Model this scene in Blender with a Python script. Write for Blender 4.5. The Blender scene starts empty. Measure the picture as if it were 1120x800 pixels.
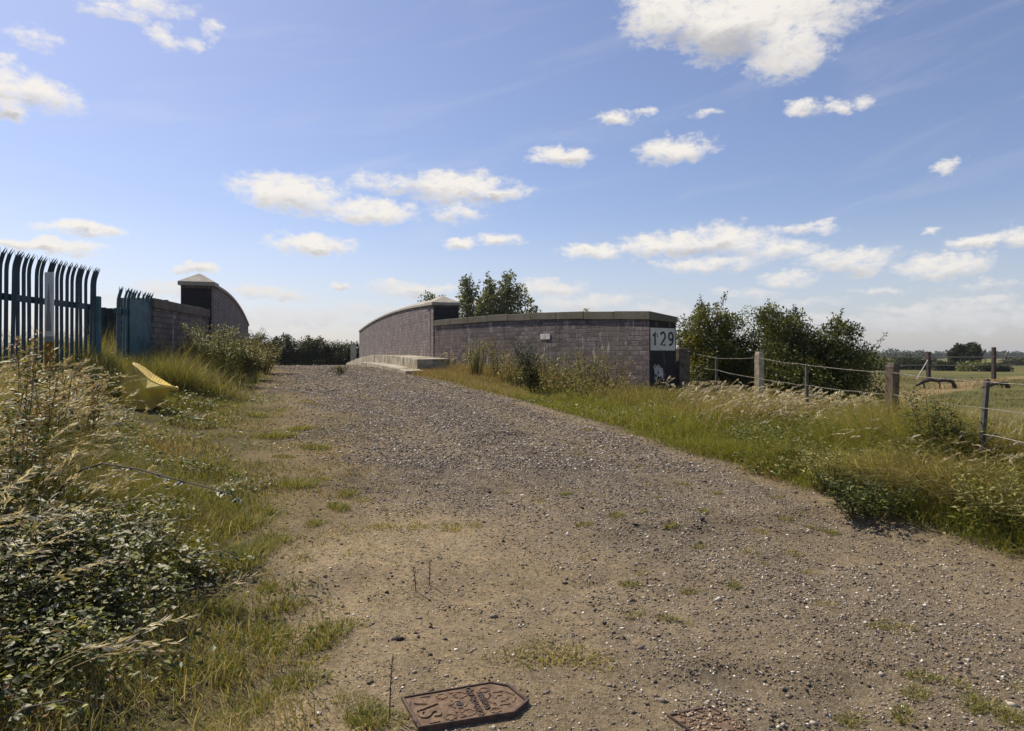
import bpy, math
import numpy as np
from mathutils import Vector

# ------------------------------------------------------------------ camera, light, sky
SC = bpy.context.scene
COL = SC.collection
F = 760.0            # focal length in pixels of the 1120 px wide photograph
EYE = 1.6
cam_d = bpy.data.cameras.new('camera')
cam = bpy.data.objects.new('camera', cam_d)
COL.objects.link(cam)
cam.location = (0, 0, EYE)
cam.rotation_euler = (math.radians(90), 0, 0)
cam_d.sensor_width = 36.0
cam_d.lens = F / 1120.0 * 36.0
cam_d.shift_y = -10.0 / 1120.0
cam_d.clip_start = 0.05
cam_d.clip_end = 9000
SC.camera = cam

SUN_EL = math.radians(51)
SUN_AZ = math.radians(-50)          # measured from +Y towards +X
SUN = Vector((math.sin(SUN_AZ) * math.cos(SUN_EL), math.cos(SUN_AZ) * math.cos(SUN_EL), math.sin(SUN_EL)))
sd = bpy.data.lights.new('sun', 'SUN')
sd.energy = 5.0

sd.angle = math.radians(0.55)
sd.color = (1.0, 0.90, 0.75)
so = bpy.data.objects.new('sun', sd)
COL.objects.link(so)
so.rotation_euler = SUN.to_track_quat('Z', 'Y').to_euler()
so.location = (-20, 10, 30)

SC.view_settings.view_transform = 'Standard'
SC.view_settings.look = 'None'
SC.view_settings.exposure = 0.28
SC.view_settings.gamma = 1.0
SC.view_settings.use_curve_mapping = False


class NT:
    """small helper for building node trees"""
    def __init__(self, tree):
        self.t = tree
        self.n = tree.nodes
        self.l = tree.links

    def put(self, sock, v):
        if v is None:
            return
        if hasattr(v, 'is_output'):
            self.l.new(v, sock)
        elif isinstance(v, (tuple, list)) and len(v) == 3 and sock.type == 'RGBA':
            sock.default_value = (*v, 1)
        else:
            sock.default_value = v

    def math(self, op, a, b=None, c=None, clamp=False):
        n = self.n.new('ShaderNodeMath')
        n.operation = op
        n.use_clamp = clamp
        for i, v in enumerate((a, b, c)):
            self.put(n.inputs[i], v)
        return n.outputs[0]

    def vmath(self, op, a, b=None):
        n = self.n.new('ShaderNodeVectorMath')
        n.operation = op
        self.put(n.inputs[0], a)
        if b is not None:
            self.put(n.inputs[1], b)
        return n.outputs[0]

    def ss(self, x, lo, hi, a=0.0, b=1.0):
        n = self.n.new('ShaderNodeMapRange')
        n.interpolation_type = 'SMOOTHSTEP'
        self.put(n.inputs[0], x)
        self.put(n.inputs[1], lo)
        self.put(n.inputs[2], hi)
        self.put(n.inputs[3], a)
        self.put(n.inputs[4], b)
        return n.outputs[0]

    def mix(self, f, a, b, blend='MIX'):
        n = self.n.new('ShaderNodeMix')
        n.data_type = 'RGBA'
        n.blend_type = blend
        self.put(n.inputs[0], f)
        self.put(n.inputs[6], a)
        self.put(n.inputs[7], b)
        return n.outputs[2]

    def noise(self, vec, scale, detail=4, rough=0.55, dist=0.0, dim='3D'):
        n = self.n.new('ShaderNodeTexNoise')
        n.noise_dimensions = dim
        self.put(n.inputs['Vector'], vec)
        self.put(n.inputs['Scale'], scale)
        self.put(n.inputs['Detail'], detail)
        self.put(n.inputs['Roughness'], rough)
        self.put(n.inputs['Distortion'], dist)
        return n.outputs['Fac']

    def comb(self, x, y, z):
        n = self.n.new('ShaderNodeCombineXYZ')
        for i, v in enumerate((x, y, z)):
            self.put(n.inputs[i], v)
        return n.outputs[0]

    def sep(self, v):
        n = self.n.new('ShaderNodeSeparateXYZ')
        self.put(n.inputs[0], v)
        return n.outputs

    def bump(self, h, strength=0.5, dist=0.02):
        n = self.n.new('ShaderNodeBump')
        self.put(n.inputs['Height'], h)
        self.put(n.inputs['Strength'], strength)
        self.put(n.inputs['Distance'], dist)
        return n.outputs[0]


# clouds: place (as seen from the track: pixel of the photo -> compass direction and elevation), half sizes, strength
CLOUDS = [
    (835, 8, 125, 42, 1.0), (725, 8, 50, 34, .95), (862, 56, 52, 26, .95), (790, 30, 60, 30, 1.0),
    (318, 212, 66, 20, 1.0), (405, 233, 56, 14, .95), (500, 205, 62, 18, 1.0), (548, 212, 38, 9, .8),
    (430, 203, 62, 12, .62), (498, 234, 34, 9, .75),
    (341, 267, 48, 10, 1.0), (500, 265, 22, 7, .9), (546, 263, 28, 7, .8), (90, 251, 60, 8.5, .95), (45, 268, 78, 8.5, 1.0),
    (214, 293, 27, 8, 1.0),
    (40, 103, 55, 17, .9), (8, 120, 18, 12, .9), (0, 95, 40, 26, .85), (38, 42, 32, 11, .5), (5, 62, 14, 9, .6),
    (128, 12, 42, 10, .62), (178, 40, 20, 13, .7), (150, 0, 70, 11, .6), (212, 46, 14, 7, .55), (232, 32, 14, 12, .55),
    (738, 163, 46, 14, 1.0), (616, 170, 36, 9, 1.0), (672, 130, 25, 7, .9), (702, 122, 18, 5, .75), (880, 116, 22, 7, .85),
    (918, 114, 14, 8, .75), (944, 110, 12, 8, .6), (774, 124, 16, 5, .6), (1036, 182, 20, 7, .8),
    (650, 274, 38, 8, .9), (735, 268, 62, 14, .95), (795, 262, 62, 18, .85), (770, 291, 60, 9, .75), (850, 275, 60, 12, .75),
    (880, 249, 44, 7, .7), (925, 284, 62, 14, .8), (1035, 290, 58, 13, .95), (1068, 265, 32, 9, 1.0), (1016, 254, 13, 5.5, 1.0),
    (1112, 258, 34, 12, .85), (945, 294, 40, 8, .8),
    (455, 315, 58, 8, .85), (600, 314, 44, 10, .9), (640, 330, 70, 9, .75), (290, 320, 48, 8, .85), (180, 315, 40, 10, .7),
    (320, 348, 80, 12, .75), (280, 365, 60, 10, .6), (860, 306, 36, 9, .75), (880, 330, 50, 6, .5), (1050, 345, 110, 20, .62),
    (980, 352, 60, 12, .55), (740, 340, 60, 10, .55), (372, 312, 11, 5, .9), (560, 350, 120, 9, .5), (1085, 312, 60, 8, .45),
    (1000, 338, 60, 7, .7), (900, 348, 60, 7, .65), (1075, 330, 50, 6, .65), (700, 352, 60, 7, .6), (520, 332, 60, 7, .7), (410, 338, 50, 6, .7), (240, 338, 40, 6, .65), (150, 330, 40, 6, .6), (820, 320, 40, 5, .6), (960, 318, 40, 5, .55),
    # the rest of the sky, behind and beside the viewer
    (-400, 150, 150, 40, .9), (-900, 230, 300, 40, .9), (1600, 120, 160, 45, .9), (2200, 220, 400, 50, .8), (1350, 280, 90, 16, .8),
]
wd = bpy.data.worlds.new('World')
SC.world = wd
wd.use_nodes = True
w = NT(wd.node_tree)
w.n.clear()
out = w.n.new('ShaderNodeOutputWorld')
sky = w.n.new('ShaderNodeTexSky')
sky.sky_type = 'NISHITA'
sky.sun_disc = False
sky.sun_elevation = SUN_EL
sky.sun_rotation = SUN_AZ
sky.altitude = 50
sky.air_density = 1.0
sky.dust_density = 0.9
sky.ozone_density = 2.2
geo = w.n.new('ShaderNodeNewGeometry')
tc = w.n.new('ShaderNodeTexCoord')
dx, dy, dz = w.sep(tc.outputs['Generated'])[:3]
az = w.math('ARCTAN2', dx, dy)
el = w.math('ARCSINE', dz)
# warped direction so the cloud edges billow
nv = w.comb(w.math('MULTIPLY', az, 1.0), w.math('MULTIPLY', el, 1.7), 0.0)
def colnoise(vec, scale, detail, rough):
    n = w.n.new('ShaderNodeTexNoise')
    w.put(n.inputs['Vector'], vec)
    n.inputs['Scale'].default_value = scale
    n.inputs['Detail'].default_value = detail
    n.inputs['Roughness'].default_value = rough
    return w.sep(n.outputs['Color'])
wa = colnoise(nv, 17.0, 7, 0.66)
az2 = w.math('ADD', az, w.math('MULTIPLY', w.math('SUBTRACT', wa[0], 0.5), 0.060))
el2 = w.math('ADD', el, w.math('MULTIPLY', w.math('SUBTRACT', wa[1], 0.5), 0.042))
field = None
sha = None
for (u, v, hw, hh, st) in CLOUDS:
    a = math.atan((u - 560) / F) if -300 < u < 1500 else (u - 560) / F * 0.9
    ca = math.cos(a) if -300 < u < 1500 else 0.7
    e = math.atan((390 - v) / F * ca)
    ea = hw / F * ca * ca * 1.17
    eh = hh / F * ca * 1.25
    q = w.math('MULTIPLY', w.math('SUBTRACT', az2, a), 1 / ea)
    r = w.math('MULTIPLY', w.math('SUBTRACT', el2, e), 1 / eh)
    d2 = w.math('MULTIPLY_ADD', q, q, w.math('MULTIPLY', r, r))
    fld = w.math('MULTIPLY', w.math('SUBTRACT', 1.0, d2), st)
    # how far below the middle of its cloud a direction lies: cloud bases turn away from the sun
    low = w.math('MULTIPLY', w.math('MAXIMUM', fld, 0.0), w.math('MULTIPLY', r, -1.0))
    field = fld if field is None else w.math('MAXIMUM', field, fld)
    sha = low if sha is None else w.math('ADD', sha, low)
n2 = w.noise(nv, 48.0, 8, 0.66)
dens = w.math('ADD', field, w.math('MULTIPLY', w.math('SUBTRACT', n2, 0.5), 1.9))
mask = w.math('MULTIPLY', w.ss(dens, 0.0, 0.98), 0.95)
# thin cirrus veil
cv = w.comb(w.math('MULTIPLY', az, 1.2), w.math('MULTIPLY', w.math('ADD', el, w.math('MULTIPLY', az, -0.18)), 7.0), 1.3)
cirrus = w.math('MULTIPLY', w.ss(w.noise(cv, 3.2, 6, 0.6, 0.6), 0.48, 0.95), 0.22)
lowhaze = w.math('MULTIPLY', w.ss(el, 0.22, 0.0), 0.30)
thin = w.math('ADD', w.math('MAXIMUM', cirrus, lowhaze), 0.03)
mask = w.math('MULTIPLY', w.math('MAXIMUM', mask, w.math('MULTIPLY_ADD', w.math('SUBTRACT', 1.0, mask), thin, mask)), w.ss(el, -0.02, 0.005))
shade = w.math('ADD', w.math('MULTIPLY', sha, 0.9), w.math('MULTIPLY', w.math('SUBTRACT', n2, 0.42), 0.9))
shade = w.ss(shade, 0.05, 0.75)
ccol = w.mix(shade, (0.93, 0.88, 0.81), (0.50, 0.49, 0.50))
ccol = w.mix(w.ss(el, 0.16, 0.0), ccol, (0.66, 0.66, 0.70))
bsky = w.n.new('ShaderNodeBackground')
skycol = w.mix(1.0, sky.outputs[0], (0.925, 0.885, 1.0), 'MULTIPLY')
w.put(bsky.inputs[0], skycol)
bsky.inputs[1].default_value = 0.102
bcl = w.n.new('ShaderNodeBackground')
w.put(bcl.inputs[0], ccol)
bcl.inputs[1].default_value = 0.84
ms = w.n.new('ShaderNodeMixShader')
w.l.new(mask, ms.inputs[0])
w.l.new(bsky.outputs[0], ms.inputs[1])
w.l.new(bcl.outputs[0], ms.inputs[2])
w.l.new(ms.outputs[0], out.inputs[0])

R = np.random.default_rng(7)

# ------------------------------------------------------------------ helpers: objects
def tag(o, label=None, cat=None, group=None, kind=None):
    if label: o['label'] = label
    if cat: o['category'] = cat
    if group: o['group'] = group
    if kind: o['kind'] = kind
    return o

def thing(name, label, cat, loc=(0, 0, 0), rz=0.0, group=None):
    o = bpy.data.objects.new(name, None)
    COL.objects.link(o)
    o.location = loc
    o.rotation_euler = (0, 0, rz)
    o.empty_display_size = 0.2
    return tag(o, label, cat, group)

def mesh_np(name, V, faces, mat, parent=None, cols=None, uv=None, smooth=False):
    """V (n,3); faces: list of (m,k) index arrays; cols (n,3) per vertex; uv per vertex (n,2)"""
    V = np.asarray(V, dtype=np.float32)
    me = bpy.data.meshes.new(name)
    me.vertices.add(len(V))
    me.vertices.foreach_set('co', V.ravel())
    loops, starts, k0 = [], [], 0
    for f in faces:
        f = np.asarray(f, dtype=np.int32)
        if f.size == 0:
            continue
        loops.append(f.ravel())
        starts.append(np.arange(f.shape[0], dtype=np.int32) * f.shape[1] + k0)
        k0 += f.size
    L = np.concatenate(loops)
    S = np.concatenate(starts)
    me.loops.add(len(L))
    me.loops.foreach_set('vertex_index', L)
    me.polygons.add(len(S))
    me.polygons.foreach_set('loop_start', S)
    if smooth:
        me.polygons.foreach_set('use_smooth', np.ones(len(S), dtype=bool))
    if cols is not None:
        ca = me.color_attributes.new('col', 'FLOAT_COLOR', 'POINT')
        c4 = np.ones((len(V), 4), dtype=np.float32)
        c4[:, :3] = cols
        ca.data.foreach_set('color', c4.ravel())
    if uv is not None:
        ul = me.uv_layers.new(name='uv')
        ul.data.foreach_set('uv', np.asarray(uv, dtype=np.float32)[L].ravel())
    me.update(calc_edges=True)
    if mat is not None:
        me.materials.append(mat)
    o = bpy.data.objects.new(name, me)
    COL.objects.link(o)
    if parent is not None:
        o.parent = parent
    return o

class MB:
    """collects boxes, tubes, prisms into one mesh"""
    def __init__(self):
        self.v, self.f, self.uv = [], [], []
    def add(self, V, faces, uv=None):
        k = len(self.v)
        self.v += [tuple(p) for p in V]
        self.uv += [tuple(p) for p in (uv if uv is not None else [(p[0] + p[1], p[2]) for p in V])]
        self.f += [tuple(i + k for i in f) for f in faces]
    def box(self, c, s, rz=0.0, taper=1.0):
        x, y, z = s[0] / 2, s[1] / 2, s[2] / 2
        P = []
        for dz_, t in ((-z, 1), (z, taper)):
            for a, b in ((-x, -y), (x, -y), (x, y), (-x, y)):
                a, b = a * t, b * t
                P.append((c[0] + a * math.cos(rz) - b * math.sin(rz), c[1] + a * math.sin(rz) + b * math.cos(rz), c[2] + dz_))
        self.add(P, [(3, 2, 1, 0), (4, 5, 6, 7), (0, 1, 5, 4), (1, 2, 6, 5), (2, 3, 7, 6), (3, 0, 4, 7)])
    def prism(self, poly, z0, z1):
        n = len(poly)
        P = [(x, y, z0) for x, y in poly] + [(x, y, z1) for x, y in poly]
        self.add(P, [tuple(range(n - 1, -1, -1)), tuple(range(n, 2 * n))] + [(i, (i + 1) % n, n + (i + 1) % n, n + i) for i in range(n)])
    def tube(self, pts, radii, seg=6, cap=True):
        pts = [Vector(p) for p in pts]
        if not hasattr(radii, '__len__'):
            radii = [radii] * len(pts)
        P, Fc = [], []
        ref = Vector((0.13, 0.27, 1)).normalized()
        for i, p in enumerate(pts):
            d = (pts[min(i + 1, len(pts) - 1)] - pts[max(i - 1, 0)])
            if d.length < 1e-9: d = Vector((0, 0, 1))
            d.normalize()
            r_ = ref if abs(d.dot(ref)) < 0.95 else Vector((1, 0.1, 0)).normalized()
            a = d.cross(r_).normalized()
            b = d.cross(a)
            for k in range(seg):
                t = 2 * math.pi * k / seg
                P.append(p + (a * math.cos(t) + b * math.sin(t)) * radii[i])
        for i in range(len(pts) - 1):
            for k in range(seg):
                k2 = (k + 1) % seg
                Fc.append((i * seg + k, i * seg + k2, (i + 1) * seg + k2, (i + 1) * seg + k))
        if cap:
            Fc.append(tuple(range(seg - 1, -1, -1)))
            Fc.append(tuple((len(pts) - 1) * seg + k for k in range(seg)))
        self.add(P, Fc)
    def build(self, name, mat, parent=None, smooth=False, bevel=0.0):
        me = bpy.data.meshes.new(name)
        me.from_pydata(self.v, [], self.f)
        ul = me.uv_layers.new(name='uv')
        idx = np.empty(len(me.loops), dtype=np.int32)
        me.loops.foreach_get('vertex_index', idx)
        ul.data.foreach_set('uv', np.asarray(self.uv, dtype=np.float32)[idx].ravel())
        if smooth:
            me.polygons.foreach_set('use_smooth', np.ones(len(me.polygons), dtype=bool))
        me.materials.append(mat)
        o = bpy.data.objects.new(name, me)
        COL.objects.link(o)
        if parent is not None:
            o.parent = parent
        if bevel:
            b = o.modifiers.new('bevel', 'BEVEL')
            b.width = bevel
            b.segments = 2
            b.limit_method = 'ANGLE'
        return o

# ------------------------------------------------------------------ helpers: noise, terrain
_TAB = {}
def vnoise(x, y, seed=0.0):
    k = round(float(seed), 3)
    if k not in _TAB:
        _TAB[k] = np.random.default_rng(int(k * 1000) % 999983 + 17).random((128, 128)).astype(np.float32)
    T = _TAB[k]
    x = np.asarray(x, dtype=np.float64); y = np.asarray(y, dtype=np.float64)
    xi, yi = np.floor(x), np.floor(y)
    fx, fy = (x - xi), (y - yi)
    fx = fx * fx * (3 - 2 * fx); fy = fy * fy * (3 - 2 * fy)
    a = xi.astype(np.int64) & 127; b = yi.astype(np.int64) & 127
    a1 = (a + 1) & 127; b1 = (b + 1) & 127
    return (T[a, b] * (1 - fx) + T[a1, b] * fx) * (1 - fy) + (T[a, b1] * (1 - fx) + T[a1, b1] * fx) * fy

def fbm(x, y, seed=0.0, oct=4):
    s, a, tot = 0, 1.0, 0
    for i in range(oct):
        s = s + a * vnoise(x * 2 ** i, y * 2 ** i, seed + i * 3.1)
        tot += a
        a *= 0.5
    return s / tot

def sm(x, lo, hi):
    t = np.clip((np.asarray(x, dtype=np.float64) - lo) / (hi - lo), 0, 1)
    return t * t * (3 - 2 * t)

AX, AY = -0.309, 0.951              # the way the track runs
def st(x, y):
    return x * AX + y * AY, x * AY - y * AX      # along, across (positive to the right)

_ps = np.linspace(-60, 130, 1901)
_pz = np.interp(_ps, [-60, -30, -12, -4, 0, 4, 8, 12.5, 16, 20, 26, 32, 38, 46, 60, 130],
                [-1.6, -1.3, -.62, -.24, 0, .28, .57, .86, 1.0, 1.11, 1.2, 1.2, 1.08, .78, .35, .1])
_k = np.exp(-np.linspace(-2.5, 2.5, 41) ** 2); _k /= _k.sum()
_pz = np.convolve(np.pad(_pz, 20, mode='edge'), _k, mode='valid')
def zroad(s):
    return np.interp(s, _ps, _pz)

def redge(s):                        # right edge of the track (across)
    return np.interp(s, [0, 3.3, 9, 14, 17.5, 21], [4.75, 4.62, 4.15, 3.8, 3.6, 3.2])

def fence_x(y):
    return np.interp(y, [0, 6, 8, 10, 12.5, 15.5, 30], [4.3, 4.3, 4.37, 4.3, 4.44, 3.9, 4.6])

def zfield(x, y):
    r = np.hypot(x, y)
    return np.interp(r, [0, 20, 26, 45, 60, 90, 180, 600, 2500, 4000], [-1.3, -1.25, -1.1, -.6, -.35, -.36, -.42, -.5, -.5, -.5])

def ground(x, y):
    x = np.asarray(x, dtype=np.float64); y = np.asarray(y, dtype=np.float64)
    s, t = st(x, y)
    z = zroad(s)
    # crown and left bank
    z = z + 0.20 * sm(-t, 0.9, 3.0)
    z = z + 0.07 * sm(t, 4.3, 5.6) * sm(9 - s, 0, 2)
    z = z - 0.15 * sm(t - redge(s), -.1, 1.0) * sm(s, 7.5, 11) * sm(17 - s, 0, 3)
    # fall away to the field, right of the fence line and of the right-hand wing wall
    fx = np.minimum(x - fence_x(y) - 0.3, 99)
    fall = sm(fx, 0, 5.5)
    wingt = np.interp(s, [13, 22, 60, 80], [9, 5.6, 5.6, 12])
    fall2 = sm(t - wingt, 0.0, 5.0)
    fall = np.where(y > 15.5, np.maximum(fall2, 0), fall * sm(16.5 - y, -1, 1) + fall2 * sm(y - 14.5, -0.1, 1.2))
    fall = np.clip(np.maximum(fall, np.where(y < 15.0, sm(fx, 0, 5.5), 0)), 0, 1)
    # left side drops far from the track, and everything meets the surrounding land
    fall = np.maximum(fall, sm(-t, 14, 26))
    fall = np.maximum(fall, sm(s, 60, 95))
    fall = np.maximum(fall, sm(-s, 14, 40))
    z = z * (1 - fall) + zfield(x, y) * fall
    near = sm(60 - np.hypot(x, y), 0, 30)
    rw = redge(s)
    z = z - near * (s < 30) * 0.03 * (np.exp(-((t - (rw - 0.9)) / 0.35) ** 2) + np.exp(-((t - (rw - 2.5)) / 0.35) ** 2)) * (.5 + fbm(x * .5, y * .5, 97))
    z = z - near * 0.05 * sm(fbm(x * .8, y * .8, 98), .58, .72) * (t > -.8) * (t < rw - .2)
    z = z + near * (0.035 * (fbm(x * 0.9, y * 0.9, 1) - 0.5) + 0.016 * (fbm(x * 5, y * 5, 2) - 0.5))
    return z

def at(u, v):
    """where the ground lies along the line of sight through a point of the photograph"""
    D = np.concatenate([np.arange(1.2, 60, 0.01), np.arange(60, 900, 0.25)])
    x = (u - 560) / F * D
    zr = EYE + (390 - v) / F * D
    k = np.argmax(zr < ground(x, D))
    return float(x[k]), float(D[k]), float(ground(x[k], D[k]))

def P3(u, v, D):
    return ((u - 560) / F * D, D, EYE + (390 - v) / F * D)

# ------------------------------------------------------------------ materials
def new_mat(name):
    m = bpy.data.materials.new(name)
    m.use_nodes = True
    t = NT(m.node_tree)
    bs = t.n['Principled BSDF']
    return m, t, bs

def veg_mat(name, rough=0.55, spec=0.25, trans=0.3, tint=(1, 1, 1)):
    m, t, bs = new_mat(name)
    a = t.n.new('ShaderNodeAttribute'); a.attribute_name = 'col'
    c = t.mix(1.0, a.outputs['Color'], tint, 'MULTIPLY')
    t.put(bs.inputs['Base Color'], c)
    bs.inputs['Roughness'].default_value = rough
    bs.inputs['Specular IOR Level'].default_value = spec
    if trans > 0:
        tr = t.n.new('ShaderNodeBsdfTranslucent')
        t.put(tr.inputs[0], t.mix(1.0, c, (1.15, 1.1, 0.6), 'MULTIPLY'))
        mx = t.n.new('ShaderNodeMixShader')
        mx.inputs[0].default_value = trans
        t.l.new(bs.outputs[0], mx.inputs[1])
        t.l.new(tr.outputs[0], mx.inputs[2])
        t.l.new(mx.outputs[0], t.n['Material Output'].inputs[0])
    return m

def plain(name, col, rough=0.7, metal=0.0, var=0.25, scale=8.0, bump=0.0, col2=None, spec=0.3):
    m, t, bs = new_mat(name)
    tcn = t.n.new('ShaderNodeTexCoord')
    v = tcn.outputs['Object']
    n = t.noise(v, scale, 6, 0.6)
    c2 = col2 if col2 else tuple(x * (1 - var) for x in col)
    t.put(bs.inputs['Base Color'], t.mix(t.ss(n, 0.35, 0.65), col, c2))
    bs.inputs['Roughness'].default_value = rough
    bs.inputs['Metallic'].default_value = metal
    bs.inputs['Specular IOR Level'].default_value = spec
    if bump:
        t.put(bs.inputs['Normal'], t.bump(t.noise(v, scale * 5, 6, 0.65), bump, 0.02))
    return m

M = {}
M['leaf'] = veg_mat('leaf', 0.5, 0.3, 0.28)
M['leaf_gloss'] = veg_mat('leaf_gloss', 0.5, 0.3, 0.24)
M['grass'] = veg_mat('grass', 0.6, 0.2, 0.32)
M['stone'] = veg_mat('stone', 0.85, 0.2, 0.0)
M['bark'] = plain('bark', (0.11, 0.085, 0.06), 0.9, var=0.5, scale=14, bump=0.6)
M['stem'] = plain('stem', (0.14, 0.12, 0.045), 0.7, var=0.4)
M['darkstem'] = plain('darkstem', (0.05, 0.035, 0.03), 0.6, var=0.4)
M['concrete'] = plain('concrete', (0.42, 0.385, 0.31), 0.9, var=0.35, scale=5, bump=0.4)
M['kerbstone'] = plain('kerbstone', (0.43, 0.395, 0.315), 0.95, scale=2.6, bump=0.6, col2=(0.20, 0.175, 0.12))
M['coping'] = plain('coping', (0.27, 0.245, 0.20), 0.9, scale=3.5, bump=0.5, col2=(0.37, 0.345, 0.29))
M['mosscoping'] = plain('mosscoping', (0.125, 0.118, 0.075), 0.95, scale=3.0, bump=0.6, col2=(0.165, 0.145, 0.115))
M['darkcoping'] = plain('darkcoping', (0.12, 0.10, 0.085), 0.95, scale=3.0, bump=0.6, col2=(0.16, 0.135, 0.11))
M['steel'] = plain('steel', (0.034, 0.11, 0.145), 0.5, var=0.45, scale=6, spec=0.4)
M['steel_backlit'] = plain('steel_backlit', (0.018, 0.055, 0.082), 0.5, var=0.45, scale=6, spec=0.4)  # darker copy of steel: backlit shade of the tall palisade put into its colour
M['galv'] = plain('galv', (0.10, 0.098, 0.085), 0.7, metal=0.1, var=0.4, scale=20)
M['wire'] = plain('wire', (0.27, 0.245, 0.205), 0.6, metal=0.3, var=0.4, scale=30)
M['wood'] = plain('wood', (0.17, 0.13, 0.09), 0.9, var=0.5, scale=16, bump=0.5, col2=(0.08, 0.06, 0.045))
M['post'] = plain('post', (0.42, 0.37, 0.27), 0.9, scale=9, bump=0.5, col2=(0.26, 0.22, 0.15))
M['stub'] = plain('stub', (0.15, 0.12, 0.09), 0.9, var=0.5, scale=8, bump=0.5)  # shade on the gatepost stub put into a darker base colour
M['darkboard'] = plain('darkboard', (0.022, 0.035, 0.035), 0.8, var=0.5, scale=5, bump=0.3)
M['yellow'] = plain('yellow', (0.72, 0.52, 0.07), 0.5, scale=5, col2=(0.46, 0.33, 0.08), spec=0.4)
M['white'] = plain('white', (0.72, 0.70, 0.64), 0.6, scale=14, col2=(0.52, 0.49, 0.42))
def flaked(name, paint, under, lo, hi):
    m, t, bs = new_mat(name)
    tcn = t.n.new('ShaderNodeTexCoord')
    v = tcn.outputs['Object']
    n = t.noise(v, 7.0, 8, 0.7)
    f = t.ss(n, lo, hi)
    c = t.mix(t.ss(t.noise(v, 3.0, 4, 0.6), .35, .7), paint, tuple(x * .72 for x in paint))
    t.put(bs.inputs['Base Color'], t.mix(f, c, under))
    bs.inputs['Roughness'].default_value = 0.75
    t.put(bs.inputs['Normal'], t.bump(t.noise(v, 30, 5, .6), .3, .01))
    return m
M['flaked'] = flaked('flaked', (0.62, 0.60, 0.54), (0.10, 0.085, 0.075), 0.60, 0.66)
M['splash'] = flaked('splash', (0.50, 0.48, 0.44), (0.03, 0.026, 0.025), 0.49, 0.57)
M['black'] = plain('black', (0.02, 0.02, 0.02), 0.6, var=0.3)
M['ochre'] = plain('ochre', (0.36, 0.19, 0.04), 0.6, var=0.5)
M['greyplate'] = plain('greyplate', (0.30, 0.30, 0.29), 0.5, var=0.3)
M['paleplate'] = plain('paleplate', (0.68, 0.67, 0.62), 0.5, var=0.2)
M['red'] = plain('red', (0.30, 0.035, 0.02), 0.5, var=0.4)
M['rust'] = plain('rust', (0.105, 0.062, 0.040), 0.75, scale=26, bump=0.5, col2=(0.20, 0.135, 0.08), spec=0.3)
M['rustdark'] = plain('rustdark', (0.06, 0.042, 0.034), 0.75, scale=30, bump=0.4, col2=(0.11, 0.07, 0.05), spec=0.35)
M['rustpost'] = plain('rustpost', (0.065, 0.042, 0.032), 0.8, var=0.5)

def brick_mat(name, c1, c2, mort, stain, dark):
    m, t, bs = new_mat(name)
    uvn = t.n.new('ShaderNodeUVMap'); uvn.uv_map = 'uv'
    v = uvn.outputs[0]
    wob = t.noise(v, 3.0, 3, 0.5)
    v2 = t.vmath('ADD', v, t.comb(0.0, t.math('MULTIPLY', t.math('SUBTRACT', wob, 0.5), 0.02), 0.0))
    b = t.n.new('ShaderNodeTexBrick')
    t.put(b.inputs['Vector'], v2)
    b.inputs['Scale'].default_value = 1.0
    b.inputs['Brick Width'].default_value = 0.235
    b.inputs['Row Height'].default_value = 0.108
    b.inputs['Mortar Size'].default_value = 0.010
    b.inputs['Mortar Smooth'].default_value = 0.3
    b.inputs['Bias'].default_value = 0.0
    t.put(b.inputs['Color1'], c1); t.put(b.inputs['Color2'], c2); t.put(b.inputs['Mortar'], mort)
    fine = t.noise(v, 16, 6, 0.7)
    big = t.noise(v, 1.1, 4, 0.6)
    c = t.mix(t.ss(fine, 0.3, 0.7), b.outputs['Color'], (0.5, 0.47, 0.45), 'MULTIPLY')
    c = t.mix(t.math('MULTIPLY', t.ss(big, 0.45, 0.66), 0.85), c, dark)
    drip = t.noise(t.comb(t.math('MULTIPLY', t.sep(v)[0], 4.0), t.math('MULTIPLY', t.sep(v)[1], 0.6), 3.0), 1.0, 5, 0.7)
    c = t.mix(t.math('MULTIPLY', t.ss(drip, 0.52, 0.70), 0.7), c, t.mix(1.0, c, (0.42, 0.40, 0.36), 'MULTIPLY'))
    moss = t.noise(t.vmath('ADD', v, (7.0, 3.0, 0.0)), 2.3, 5, 0.65)
    c = t.mix(t.math('MULTIPLY', t.ss(moss, 0.62, 0.74), 0.5), c, (0.11, 0.10, 0.05))
    x, y, z = t.sep(v)[:3]
    # lime that has run down over the bricks
    streak = t.noise(t.comb(t.math('MULTIPLY', x, 5.0), t.math('MULTIPLY', y, 0.9), 0.0), 1.0, 5, 0.7)
    lime = t.math('MULTIPLY', t.ss(streak, 0.56, 0.68), t.ss(t.noise(v, 0.8, 2, 0.5), 0.42, 0.56))
    c = t.mix(t.math('MULTIPLY', lime, stain), c, (0.40, 0.37, 0.34))
    t.put(bs.inputs['Base Color'], c)
    bs.inputs['Roughness'].default_value = 0.8
    h = t.math('ADD', t.math('MULTIPLY', b.outputs['Fac'], -0.8), t.math('MULTIPLY', fine, 0.5))
    t.put(bs.inputs['Normal'], t.bump(h, 1.0, 0.022))
    return m
M['brick'] = brick_mat('brick', (0.275, 0.222, 0.212), (0.11, 0.088, 0.088), (0.08, 0.066, 0.058), 1.0, (0.13, 0.105, 0.09))
M['tar_shade_brick'] = brick_mat('tar_shade_brick', (0.035, 0.027, 0.026), (0.018, 0.014, 0.014), (0.03, 0.026, 0.025), 0.15, (0.012, 0.012, 0.012))  # tar on the wing end; on the pier end its black is painted shade

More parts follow.
